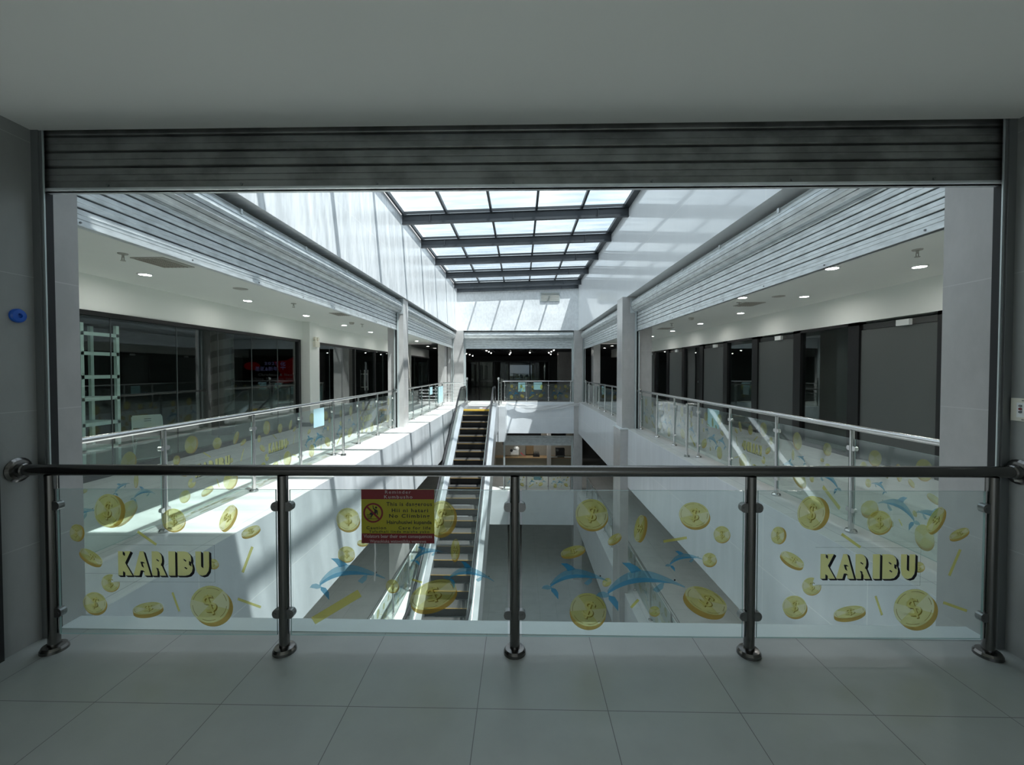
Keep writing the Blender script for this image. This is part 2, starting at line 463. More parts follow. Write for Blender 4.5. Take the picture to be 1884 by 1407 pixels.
def column(b, label, cap=None):
    mb = MB().box(*b)
    if cap: mb.box(*cap, m=1)
    return struct(mb, 'column', ['stone', 'trim_stone'], label, 'column')
column((-3.96, -3.49, 12.41, 12.93, L2, ZB), 'sunlit grey stone column between the two left shutters')
column((2.977, 3.84, 12.35, 13.03, 0, ZB), 'grey stone column between the two right shutters')
column((2.90, 3.14, 12.2, 13.1, L2, 0), 'beige stone column below the right gallery floor', (2.885, 3.13, 12.18, 13.12, -.02, .012))
column((-3.96, -3.10, 22.56, 23.3, 0, ZB), 'pale stone column at the far left corner of the void')
column((2.87, 3.32, 22.56, 23.3, L2, ZB), 'grey stone column at the far right corner of the void')
column((-3.96, -3.3, 22.6, 23.3, L2, ZF), 'stone column on the lower floor at the far left corner')
column((-4.3, -3.96, 21.7, 22.4, 0, ZC), 'narrow stone pier at the far end of the left gallery railing')
column((3.84, 4.2, 22.2, 22.9, 0, ZC), 'narrow stone pier at the far end of the right gallery railing')

# shop fronts ------------------------------------------------------
GT = 2.62
solid('wall_left_bulkhead', (-6.9, SL, 2.83, 30, GT, ZC), ['paint'], 'white wall above the left shop windows', 'wall')
solid('wall_right_bulkhead', (SR, 6.75, 3.0, 30, GT, ZC), ['paint'], 'white wall above the right shop windows', 'wall')
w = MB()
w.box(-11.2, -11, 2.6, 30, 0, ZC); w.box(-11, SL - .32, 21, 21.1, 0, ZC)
struct(w, 'wall_left_shop', ['unlit_wall'], 'dark back wall inside the left shops', 'wall')
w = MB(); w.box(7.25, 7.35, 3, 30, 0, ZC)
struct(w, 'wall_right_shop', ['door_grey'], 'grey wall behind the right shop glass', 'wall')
solid('wall_left_pier', (-6.66, -6.38, 12.55, 13.15, 0, ZC), ['paint'], 'white pier between two left shop windows', 'wall')
solid('wall_left_pier_far', (-6.66, -6.38, 23.6, 24.3, 0, ZC), ['paint'], 'white pier beside the farther left shop window', 'wall')
solid('baseboard_left', (-6.64, -6.36, 12.53, 13.17, 0, .12), ['skirting'], 'dark skirting at the foot of the white left pier', 'baseboard')

# left window fronts: frame, jointed glass
def shopfront(n, y0, y1, joints, label, doors=None):
    t = Thing('window_%d' % n, label, 'window', (SL, (y0 + y1) / 2, 0), kind='structure')
    f = MB()
    f.box(SL - .08, SL + .02, y0, y1, GT - .07, GT); f.box(SL - .08, SL + .02, y0, y1, 0, .10)
    for y in (y0, y1): f.box(SL - .08, SL + .02, y - .06, y + .06, 0, GT)
    for y in doors or []: f.box(SL - .06, SL + .015, y - .05, y + .05, 0, GT)
    t.part(f, 'window_frame', ['black_frame'])
    g = MB(); g.box(SL - .045, SL - .033, y0 + .06, y1 - .06, .1, GT - .07)
    t.part(g, 'glass_pane', ['shop_glass'])
    j = MB()
    for y in joints: j.box(SL - .048, SL - .030, y - .004, y + .004, .1, GT - .07)
    t.part(j, 'glass_joint', ['skirting'])
    if doors:
        for y in (17.45, 17.8):
            h = MB()
            h.cyl((SL + .05, y, .86), (SL + .05, y, 1.72), .016, 8)
            for z in (1.0, 1.55): h.cyl((SL - .03, y, z), (SL + .05, y, z), .012, 8)
            t.part(h, 'door_handle', ['steel'])
shopfront(1, 3.0, 12.35, [6.65, 7.95, 9.05, 10.2, 11.3], 'long dark jointed shop window on the left with a black frame')
shopfront(2, 13.35, 23.4, [14.4, 15.4, 20, 21.5], 'dark shop window and glass doors beyond the white left pier', doors=[16.55, 18.85])
shopfront(3, 24.5, 30, [26, 28], 'farthest dark shop window on the left')

# right shop front: grey doors and glass bays in turn
per = 3.42
for k in range(7):
    y0 = 6.62 + per * (k - 1) if k else 3.2
    d = Thing('door_%d' % (k + 1), 'flat grey shop door with a white closer, %s along the right gallery' % ['nearest', 'second', 'third', 'fourth', 'fifth', 'sixth', 'seventh'][k], 'door', (SR, y0 + .75, 0), kind='structure')
    d.part(MB().box(SR + .03, SR + .075, y0, y0 + 1.5, .02, GT - .16), 'door_panel', ['door_grey'])
    d.part(MB().box(SR + .03, SR + .08, y0, y0 + 1.5, GT - .15, GT - .05), 'top_rail', ['dark_steel'])
    d.part(MB().box(SR - .03, SR + .03, y0 + .46, y0 + .70, GT - .16, GT - .06), 'door_closer', ['white_plastic'])
    wdw = Thing('window_%d' % (k + 4), 'black framed glass bay beside the %s grey door on the right' % ['nearest', 'second', 'third', 'fourth', 'fifth', 'sixth', 'seventh'][k], 'window', (SR, y0 + 2.5, 0), kind='structure')
    f = MB()
    a, b = y0 + 1.5, y0 + per
    f.box(SR - .01, SR + .12, a, a + .27, 0, GT); f.box(SR - .01, SR + .12, b - .25, b, 0, GT)
    f.box(SR - .01, SR + .1, a, b, GT - .06, GT); f.box(SR - .01, SR + .1, a, b, 0, .08)
    wdw.part(f, 'window_frame', ['black_frame'])
    wdw.part(MB().box(SR + .05, SR + .062, a + .27, b - .25, .08, GT - .06), 'glass_pane', ['shop_glass'])

# far hall ---------------------------------------------------------
solid('wall_far_hall', (-11, 11, 43.0, 43.2, 0, ZC), ['shaded_paint'], 'dark back wall of the far hall', 'wall')
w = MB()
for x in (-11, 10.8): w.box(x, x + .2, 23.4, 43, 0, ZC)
struct(w, 'wall_far_hall_side', ['shaded_paint'], 'dark side walls of the far hall', 'wall')
t = Thing('door_8', 'row of black glass sliding doors at the back of the far hall', 'door', (-1, 42.9, 0), kind='structure')
f = MB()
for x in (-5.6, -4.25, -2.7, -1.2, 0.95, 2.9): f.box(x - .07, x + .07, 42.8, 42.95, 0, 2.62)
f.box(-5.6, 2.9, 42.8, 42.95, 2.55, 2.68)
t.part(f, 'door_frame', ['black_frame'])
t.part(MB().box(-5.6, 2.9, 42.86, 42.87, .02, 2.55), 'door_pane', ['shop_glass'])
t.part(MB().box(-5.6, 2.9, 42.90, 42.94, 0, 2.55), 'door_backing', ['unlit_wall'])
column((3.0, 4.15, 33.5, 34.5, 0, ZC), 'grey column standing inside the far hall', None)
t = Thing('ceiling_grille', 'long dark slatted grille in the far hall ceiling', 'grille', (-.2, 30.2, ZC))
g = MB()
g.box(-2.0, 1.5, 28.7, 31.9, ZC - .03, ZC)
t.part(g, 'backing', ['screen_black'])
g = MB()
for k in range(22): g.box(-1.95 + k * .16, -1.92 + k * .16, 28.75, 31.85, ZC - .07, ZC - .03)
t.part(g, 'slats', ['guide'])

# lower floors ------------------------------------------------------
def low(name, b, label, side):
    struct(MB().box(*b, m=side, top=0, bottom=3), name, ['lower_tile', 'fascia', 'fascia_far', 'paint'], label, 'floor')
low('floor_lower_left', (-11, -3.05, 2.0, 23.4, L1 - 1.85, L1), 'dim tiled floor of the left gallery one level down', 1)
low('floor_lower_right', (3.05, 11, 2.0, 23.4, L1 - 1.85, L1), 'dim tiled floor of the right gallery one level down', 1)
low('floor_lower_far', (-3.05, 3.05, YF, 31, L1 - 1.85, L1), 'floor at the far end one level down with a white fascia', 2)
low('floor_lower_wings', (-11, -3.05, 23.4, 31, L1 - 1.85, L1), 'far left floor one level down', 2)
low('floor_lower_wing_right', (3.05, 11, 23.4, 31, L1 - 1.85, L1), 'far right floor one level down', 2)
low('floor_lower_landing', (-3.05, -.70, 2.0, 9.35, L1 - .5, L1), 'landing at the foot of the escalator one level down', 2)
solid('floor_ground', (-11, 11, 1, 34, L2 - .3, L2), ['lower_tile'], 'polished grey ground floor seen at the bottom of the void', 'floor')
w = MB()
w.box(-6.9, -6.6, 1.2, 31, L1 + 2.55, ZF); w.box(6.5, 6.8, 1.2, 31, L1 + 2.55, ZF)
struct(w, 'wall_lower_bulkhead', ['paint'], 'white band above the dark shops one level down', 'wall')
w = MB()
for a in (L1, L2):
    w.box(-7.1, -6.9, 1.2, 31, a, a + 2.98); w.box(6.8, 7.0, 1.2, 31, a, a + 2.98)
struct(w, 'wall_lower_shops', ['unlit_wall'], 'dark shop fronts along the lower floors', 'wall')
w = MB(); w.box(-11, 11, 1.0, 1.2, L2, ZF); w.box(-11, 11, 31, 31.2, L2, ZF)
struct(w, 'wall_lower_ends', ['shaded_paint'], 'dim end walls of the lower floors', 'wall')

# ------------------------------------------------------------------ skylight
BY = [2.68, 5.0, 7.35, 9.75, 12.1, 14.4, 16.75, 19.15, 21.5, 22.52]
zb = lambda x: 5.90 + (x + 3.44) * .028
t = Thing('window_20', 'glazed skylight of dusty panes on dark steel beams over the void', 'skylight', (-.15, 12.7, 6.0), kind='structure')
x0, x1 = -3.42, 3.08
for y in BY:
    f = MB()
    for dz0, dz1, hw in ((0, .018, .05), (.018, .25, .008), (.25, .268, .05)):
        f.extrude([(x0, y - hw, zb(x0) + dz0), (x1, y - hw, zb(x1) + dz0), (x1, y - hw, zb(x1) + dz1), (x0, y - hw, zb(x0) + dz1)], (0, 2 * hw, 0))
    for xs in (-2.6, -.2, 2.2):
        f.box(xs - .006, xs + .006, y - .05, y + .05, zb(xs) + .018, zb(xs) + .25)
    t.part(f, 'cross_beam', ['beam_paint'])
BX = [-3.38, -2.14, -.85, .45, 1.75, 3.02]
for x in BX:
    wd = .09 if x > 3 else .03
    z = zb(x) + .268
    t.part(MB().box(x - wd, x + wd, 2.61, 22.56, z, z + .10), 'glazing_bar', ['beam_paint'])
for y in BY[:-1]:
    z0 = zb(x0) + .34
    f = MB(); f.extrude([(x0, y - .02, zb(x0) + .30), (x1, y - .02, zb(x1) + .30), (x1, y - .02, zb(x1) + .37), (x0, y - .02, zb(x0) + .37)], (0, .04, 0))
    t.part(f, 'glazing_rail', ['beam_paint'])
for a, b in zip(BX, BX[1:]):
    for c, d in zip(BY, BY[1:]):
        f = MB()
        f.extrude([(a + .02, c + .02, zb(a) + .385), (b - .02, c + .02, zb(b) + .385), (b - .02, c + .02, zb(b) + .397), (a + .02, c + .02, zb(a) + .397)], (0, d - c - .04, 0))
        t.part(f, 'glass_pane', ['sky_glass'])

# ------------------------------------------------------------------ printed artwork for the glass
# metres along the panel, metres above the floor
A = [(0.351, 0.857, 0.0808, 0.1002, -8, 0.0259, -0.0065, 0), (0.156, 0.721, 0.0388, 0.0517, -5, 0.0129, -0.0032, 0), (0.246, 0.576, 0.0776, 0.0323, -32, -0.0065, -0.0162, 0), (0.358, 0.417, 0.055, 0.0517, 0, 0.0032, -0.0065, 1), (0.26, 0.294, 0.0711, 0.0647, -10, 0.0065, -0.0129, 0), (0.584, 0.262, 0.0938, 0.0356, 10, 0.0032, -0.0226, 0), (0.961, 0.288, 0.1196, 0.1132, 20, 0.0226, -0.0226, 0), (0.749, 0.802, 0.0711, 0.0679, 0, 0.0032, -0.0097, 0), (1.075, 0.817, 0.0841, 0.0356, 62, 0.0129, -0.0129, 0), (1.215, 0.735, 0.0614, 0.0259, 25, 0.0032, -0.0129, 0), (0.985, 0.536, 0.0323, 0.0291, 0, 0.0032, -0.0065, 0)]
As = [(0.53, 0.73, 0.642, 0.65, 0.0162), (1.224, 0.64, 1.163, 0.483, 0.0162), (0.735, 0.359, 0.775, 0.244, 0.0129), (1.131, 0.322, 1.271, 0.272, 0.0162)]
B = [(0.398, 0.809, 0.0711, 0.0679, 0, 0.0032, -0.0129, 0), (0.956, 0.818, 0.0841, 0.1067, -20, 0.0162, -0.0162, 0), (0.387, 0.599, 0.0517, 0.0453, 0, 0.0, -0.0097, 0), (0.486, 0.668, 0.0323, 0.0162, 0, 0.0, -0.0097, 0), (0.664, 0.406, 0.0388, 0.0388, 0, 0.0032, -0.0065, 0), (1.047, 0.628, 0.0647, 0.0259, 85, 0.0032, -0.0129, 0), (0.912, 0.354, 0.1488, 0.0808, 22, 0.0065, -0.0259, 0)]
Bs = [(0.181, 0.19, 0.466, 0.361, 0.0485), (0.785, 0.445, 0.847, 0.427, 0.0129)]
C = [(0.459, 0.843, 0.097, 0.0905, -15, 0.0032, -0.0129, 0), (0.596, 0.697, 0.0453, 0.0226, 35, 0.0032, -0.0097, 0), (0.347, 0.621, 0.0744, 0.0291, 15, 0.0032, -0.0129, 0), (0.744, 0.76, 0.0808, 0.0291, 80, 0.0162, -0.0065, 0), (1.069, 0.842, 0.0905, 0.0744, -10, 0.0065, -0.0162, 0), (1.234, 0.726, 0.0485, 0.0485, 0, 0.0032, -0.0065, 0), (1.162, 0.575, 0.042, 0.0388, 0, 0.0032, -0.0097, 0), (0.442, 0.267, 0.1099, 0.1002, -20, -0.0032, -0.0226, 0), (1.145, 0.326, 0.1358, 0.0679, -27, -0.0129, -0.0291, 0), (0.838, 0.262, 0.0323, 0.0291, 0, 0.0, -0.0065, 0), (0.552, 0.435, 0.0291, 0.0226, 35, 0.0, -0.0032, 0)]
Cs = [(0.888, 0.681, 1.027, 0.704, 0.0162), (0.697, 0.281, 0.742, 0.33, 0.0162)]
DB = [(0.205, 0.387, 0.622, 0.451), (0.795, 0.554, 0.976, 0.613), (1.001, 0.448, 1.283, 0.435)]
DC = [(0.198, 0.389, 0.559, 0.44), (0.536, 0.342, 1.019, 0.406), (0.92, 0.531, 1.122, 0.575)]
ART = {'A': (A, As, [], (0.409, 0.965, .462, .148)), 'B': (B, Bs, DB, None), 'C': (C, Cs, DC, None)}
INK = ['gold_face', 'gold_light', 'gold_edge', 'gold_line', 'confetti', 'letter_gold', 'letter_black', 'dolphin_dark', 'dolphin_light', 'ghost_line']
DOLLAR = text_mesh('$', 1, .0)

def coin(mb, at, c, fine=True):
    x, z, a, b, ang, ox, oz, bite = c
    ca, sa = math.cos(R(ang)), math.sin(R(ang)); n = 40 if fine else 20
    E_ = lambda t, k=1.0: (x + ca * a * k * math.cos(t) - sa * b * k * math.sin(t), z + sa * a * k * math.cos(t) + ca * b * k * math.sin(t))
    for i in range(n):
        t0, t1 = 2 * math.pi * i / n, 2 * math.pi * (i + 1) / n
        tm = (t0 + t1) / 2
        if bite and .15 < tm < 1.25: continue
        p, q = E_(t0), E_(t1)
        sheen = 1 if (.4 < (tm + 1.0) % math.pi < 1.5) else 0
        mb.face([at(x, z, 1), at(*p, 1), at(*q, 1)], sheen)
        nx, nz = ca * math.cos(tm) / a - sa * math.sin(tm) / b, sa * math.cos(tm) / a + ca * math.sin(tm) / b
        if nx * ox + nz * oz > 0:
            mb.face([at(*p, 1), at(*q, 1), at(q[0] + ox, q[1] + oz, 1), at(p[0] + ox, p[1] + oz, 1)], 2)
        if i % 7 not in (2, 3):
            mb.face([at(*E_(t0, .86), 2), at(*E_(t1, .86), 2), at(*E_(t1, .885), 2), at(*E_(t0, .885), 2)], 3)
    if fine and max(a, b) > .03:
        v, f = DOLLAR
        xs = [p[0] for p in v]; ys = [p[1] for p in v]
        cx, cy = (min(xs) + max(xs)) / 2, (min(ys) + max(ys)) / 2; hh = (max(ys) - min(ys)) / 2
        loc_ = lambda p: ((p[0] - cx) / hh * .55, (p[1] - cy) / hh * .55)
        P = [(x + ca * a * loc_(p)[0] - sa * b * loc_(p)[1], z + sa * a * loc_(p)[0] + ca * b * loc_(p)[1]) for p in v]
        relief(mb, at, P, f, 1, 3, a * .055, -b * .05)

def relief(mb, at, P, f, m_face, m_edge, dx, dz):
    """flat lettering with a drop shade printed only along its lower right outline"""
    i = len(mb.v); mb.v += [tuple(at(px, pz, 2)) for px, pz in P]
    es = set()
    for q in f:
        mb.f.append(tuple(i + t for t in q)); mb.m.append(m_face); mb.s.append(False)
        n = len(q)
        area = sum(P[q[j]][0] * P[q[(j + 1) % n]][1] - P[q[(j + 1) % n]][0] * P[q[j]][1] for j in range(n))
        qq = q if area > 0 else q[::-1]
        es.update((qq[j], qq[(j + 1) % n]) for j in range(n))
    for e0, e1 in es:
        if (e1, e0) in es: continue
        (x1, z1), (x2, z2) = P[e0], P[e1]
        if (z2 - z1) * dx - (x2 - x1) * dz > 0:
            mb.face([at(x1, z1, 3), at(x2, z2, 3), at(x2 + dx, z2 + dz, 3), at(x1 + dx, z1 + dz, 3)], m_edge)

def strip(mb, at, s):
    xa, za, xb, zb_, w = s
    d = Vector((xb - xa, zb_ - za)); nrm = Vector((-d.y, d.x)).normalized() * w / 2
    mb.face([at(xa + nrm.x, za + nrm.y, 1), at(xb + nrm.x, zb_ + nrm.y, 1), at(xb - nrm.x, zb_ - nrm.y, 1), at(xa - nrm.x, za - nrm.y, 1)], 4)

def dolphin(mb, at, d):
    xa, za, xb, zb_ = d
    u = Vector((xb - xa, zb_ - za)); q = Vector((-u.y, u.x))
    P = lambda p, h, lay=1: at(xa + u.x * p + q.x * h, za + u.y * p + q.y * h, lay)
    arc = lambda p, h: h * math.sin(math.pi * min(1, p) ** .82)
    n = 18
    for i in range(n):
        p0, p1 = .05 + .95 * i / n, .05 + .95 * (i + 1) / n
        back = lambda p: arc(p, .27) + .01
        split = lambda p: arc(p, .185) + .012 - .02 * p
        belly = lambda p: arc(p, .128) + .0 + .02 * p * (p > .6) * (p - .6) * 4
        mb.face([P(p0, back(p0)), P(p1, back(p1)), P(p1, split(p1)), P(p0, split(p0))], 8)
        mb.face([P(p0, split(p0)), P(p1, split(p1)), P(p1, min(belly(p1), split(p1))), P(p0, min(belly(p0), split(p0)))], 7)
    mb.face([P(.27, .40), P(.37, .385), P(.45, .33), P(.50, .27), P(.37, .255), P(.33, .33)], 7)
    mb.face([P(.07, .035), P(.0, .075), P(-.06, .07), P(-.10, .03), P(0, -.005), P(.06, -.0)], 8)
    mb.face([P(.06, .02), P(.13, -.01), P(.165, -.08), P(.15, -.19), P(.10, -.11), P(.05, -.03)], 7)
    mb.face([P(.60, .02), P(.70, .085), P(.755, .09), P(.73, .02), P(.66, -.025)], 8)
    mb.face([P(.885 + .012 * math.cos(t * .785), .105 + .012 * math.sin(t * .785), 2) for t in range(8)], 6)

BOLD = .12
def karibu(mb, at, k):
    xa, xb, zb_, cap = k
    W = xb - xa
    boxes = (('K', 0, .155), ('A', .165, .355), ('R', .368, .525), ('I', .55, .625), ('B', .645, .815), ('U', .845, .995))
    dx, dz = .014, -.010
    for ch, f0, f1 in boxes:
        v, f = text_mesh(ch, 1, BOLD)
        xs = [p[0] for p in v]; zs = [p[1] for p in v]
        mx = lambda p: (xa + W * f0 + (p[0] - min(xs)) / (max(xs) - min(xs)) * W * (f1 - f0), zb_ + (p[1] - min(zs)) / (max(zs) - min(zs)) * cap)
        relief(mb, at, [mx(p) for p in v], f, 5, 6, dx, dz)
    for (a, b, c, d) in ((xa - .03, zb_ - .04, xb + .03, zb_ - .038), (xb + .028, zb_ - .04, xb + .03, zb_ + cap + .04), (xa - .03, zb_ + cap + .038, xb + .03, zb_ + cap + .04)):
        mb.face([at(a, b, 1), at(c, b, 1), at(c, d, 1), at(a, d, 1)], 9)

# ------------------------------------------------------------------ railings
def railing(name, label, P0, P1, posts, z0=0.0, h=1.10, art=None, near=False, side=1, ends=(True, True), rad=.026, glass=(.10, .985), group=None, steel='steel', extra=()):
    P0, P1 = Vector((*P0, 0)), Vector((*P1, 0)); L = (P1 - P0).length
    u = (P1 - P0) / L; nrm = Vector((u.y, -u.x, 0)) * side; Z = V(0, 0, 1)
    mid = (P0 + P1) / 2
    t = Thing(name, label, 'railing', (mid.x, mid.y, z0), group)
    at = lambda s, z, d=0.0: P0 + u * s + Z * (z0 + z) + nrm * d
    hr = MB(); hr.cyl(at(0, h), at(L, h), rad * 1.12, 18 if near else 10)
    rail = t.part(hr, 'handrail', [steel])
    for e, s0, sg in ((ends[0], 0, 1), (ends[1], L, -1)):
        if e:
            f = MB(); f.lathe(at(s0, h), u * sg, [(.0, .0), (.072, .0), (.074, .008), (.060, .018), (.045, .022), (.040, .05), (.034, .056)], 20)
            t.part(f, 'wall_flange', [steel], rail)
    for i, s in enumerate(posts):
        p = MB(); p.cyl(at(s, 0.0), at(s, h - rad), rad, 16 if near else 8)
        po = t.part(p, 'post', [steel])
        f = MB(); f.lathe(at(s, 0), Z, [(.001, .034), (rad * 1.15, .034), (rad * 1.9, .030), (rad * 2.2, .016), (rad * 2.25, .0)], 18 if near else 10)
        t.part(f, 'base_flange', [steel], po)
        if glass is None: continue
        for dr in (-1, 1):
            if (dr < 0 and i == 0) or (dr > 0 and i == len(posts) - 1): continue
            for z in (.235, .885):
                c = MB(); hh = .027 if near else .025; ln = .062 if near else .055
                poly = [at(s + dr * rad * .6, z - hh, -.018), at(s + dr * (ln - .018), z - hh, -.018)]
                poly += [at(s + dr * (ln - .018 + .022 * math.sin(a)), z - hh * math.cos(a), -.018) for a in (.5, 1.0, 1.57, 2.14, 2.64)]
                poly += [at(s + dr * (ln - .018), z + hh, -.018), at(s + dr * rad * .6, z + hh, -.018)]
                c.extrude(poly, nrm * .036)
                if near: c.cyl(at(s + dr * .047, z, .018), at(s + dr * .047, z, .021), .007, 10)
                t.part(c, 'clamp', ['clamp_steel' if near else 'steel'], po)
    if glass:
        for i, (a, b) in enumerate(zip(posts, posts[1:])):
            g = MB(); ga, gb = a + rad + .012, b - rad - .012
            g.obox(at((ga + gb) / 2, (glass[0] + glass[1]) / 2), u * (gb - ga) / 2, nrm * .006, Z * (glass[1] - glass[0]) / 2, 0, 1)
            gp = t.part(g, 'glass_panel', ['film_glass' if near else 'glass', 'glass_edge'])
            k = art[i] if art else None
            if not k: continue
            coins, strips, dols, let = ART[k]
            sc_ = (b - a) / 1.408
            pat = lambda s, z, lay=1: at(a + s * sc_, z, .0066 + .0007 * lay)
            if near:
                for c in coins:
                    m = MB(); coin(m, pat, c); t.part(m, 'coin_print', INK, gp)
                for c in strips:
                    m = MB(); strip(m, pat, c); t.part(m, 'confetti_print', INK, gp)
                for c in dols:
                    m = MB(); dolphin(m, pat, c); t.part(m, 'dolphin_print', INK, gp)
                if let:
                    m = MB(); karibu(m, pat, let); t.part(m, 'lettering', INK, gp)
            else:
                m = MB()
                for c in coins: coin(m, pat, c, False)
                for c in strips: strip(m, pat, c)
                for c in dols: dolphin(m, pat, c)
                if let: karibu(m, pat, let)
                t.part(m, 'printed_film', INK, gp)
    for s in extra:
        p = MB(); p.cyl(at(s, 0, -.2), at(s, h - .05, -.2), rad, 8); p.cyl(at(s, h - .06, -.2), at(s, h - .06, 0), rad * .6, 8)
        p.lathe(at(s, 0, -.2), Z, [(.001, .03), (rad * 2, .03), (rad * 2.2, .0)], 10)
        t.part(p, 'brace_post', [steel])
    return t, at

nx0, nx1 = XL, XR
slope = .0115
ry = lambda x: 2.49 + slope * x
kk = math.hypot(1, slope)
posts_n = [(x - nx0) * kk for x in (-2.84, -1.43, -.035, 1.37, 2.79)]
near_rail, nat = railing('glass_railing', 'dark steel handrail on five posts with coin printed glass, across the foreground', (nx0, ry(nx0)), (nx1, ry(nx1)), posts_n, art='ABCA', near=True, side=1, rad=.030, steel='dark_steel')
lposts = [.25, 1.475, 2.945, 4.20, 5.45, 6.74, 8.03, 9.40]
railing('glass_railing', 'glass railing along the left gallery between the near pier and the sunlit column', (-3.75, 2.83), (-3.75, 12.41), lposts, art='BAACBAB', side=-1, extra=(5.45,))
rposts = [.30, 1.45, 2.74, 4.0, 5.24, 6.52, 7.72, 9.15]
railing('glass_railing', 'glass railing with mirrored lettering along the shaded right gallery, nearer bay', (3.48, 3.0), (3.48, 12.35), rposts, art='CBACBCB', side=1, extra=(5.3,))
railing('glass_railing', 'glass railing of the left gallery beyond the sunlit column, ending at the escalator', (-3.75, 12.93), (-3.75, 20.0), [.25, 1.55, 2.85, 4.15, 5.45, 7.0], side=-1, ends=(True, False))
railing('glass_railing', 'glass railing of the right gallery beyond the column, far bay', (3.48, 13.03), (3.48, 22.6), [.25, 1.6, 2.95, 4.3, 5.65, 7.0, 8.3, 9.3], side=1)
railing('glass_railing', 'glass railing with two notices across the far end of the void', (-.97, 22.7), (2.87, 22.7), [.10, 1.28, 2.48, 3.67], side=1, h=1.12, art='CBC', ends=(False, True))
railing('glass_railing', 'glass railing on the left gallery one level down', (-3.32, 2.9), (-3.32, 22.6), [.3 + 1.5 * k for k in range(13)], L1, art='BACBACBACBAC', side=-1)
railing('glass_railing', 'glass railing on the right gallery one level down', (3.40, 3.1), (3.40, 22.6), [.3 + 1.5 * k for k in range(13)], L1, art='CABCABCABCAB', side=1)
railing('glass_railing', 'glass railing at the far end one level down, in front of the kiosk', (-.97, 22.7), (2.87, 22.7), [.10, 1.28, 2.48, 3.67], L1, h=1.12, art='CBC', side=1, ends=(False, True))

# side fences at the head of the escalator
def newel(t, x, y, z0, name='newel_post'):
    p = MB(); p.cyl((x, y, z0), (x, y, z0 + 1.2), .032, 12)
    p.lathe((x, y, z0 + 1.2), (0, 0, 1), [(.045, 0), (.045, .03), (.025, .05), (.05, .075), (.062, .11), (.05, .15), (.0, .175)], 14)
    p.lathe((x, y, z0), (0, 0, 1), [(.0, .03), (.06, .03), (.075, .0)], 14)
    t.part(p, name, ['steel'])
t = Thing('bar_fence', 'steel fence of thin level bars left of the escalator head', 'fence', (-3.15, 20.05, 0))
newel(t, -2.58, 20.05, 0)
p = MB(); p.cyl((-3.72, 20.05, 1.1), (-2.58, 20.05, 1.1), .028, 10); t.part(p, 'handrail', ['steel'])
for k in range(6):
    p = MB(); p.cyl((-3.72, 20.05, .14 + .155 * k), (-2.6, 20.05, .14 + .155 * k), .011, 8); t.part(p, 'bar', ['steel'])
t = Thing('bar_fence', 'short steel fence with a ball topped post right of the escalator head', 'fence', (-.97, 21.3, 0))
newel(t, -1.06, 20.1, 0)
p = MB(); p.tube([(-1.06, 20.15, 1.08), (-1.0, 21.0, 1.1), (-.97, 22.6, 1.12)], .028, 10); t.part(p, 'handrail', ['steel'])
for k in range(6):
    p = MB(); p.cyl((-1.05, 20.15, .14 + .155 * k), (-.97, 22.55, .14 + .155 * k), .011, 8); t.part(p, 'bar', ['steel'])
p = MB(); p.cyl((-.99, 21.3, 0), (-.99, 21.3, 1.1), .022, 10); t.part(p, 'post', ['steel'])

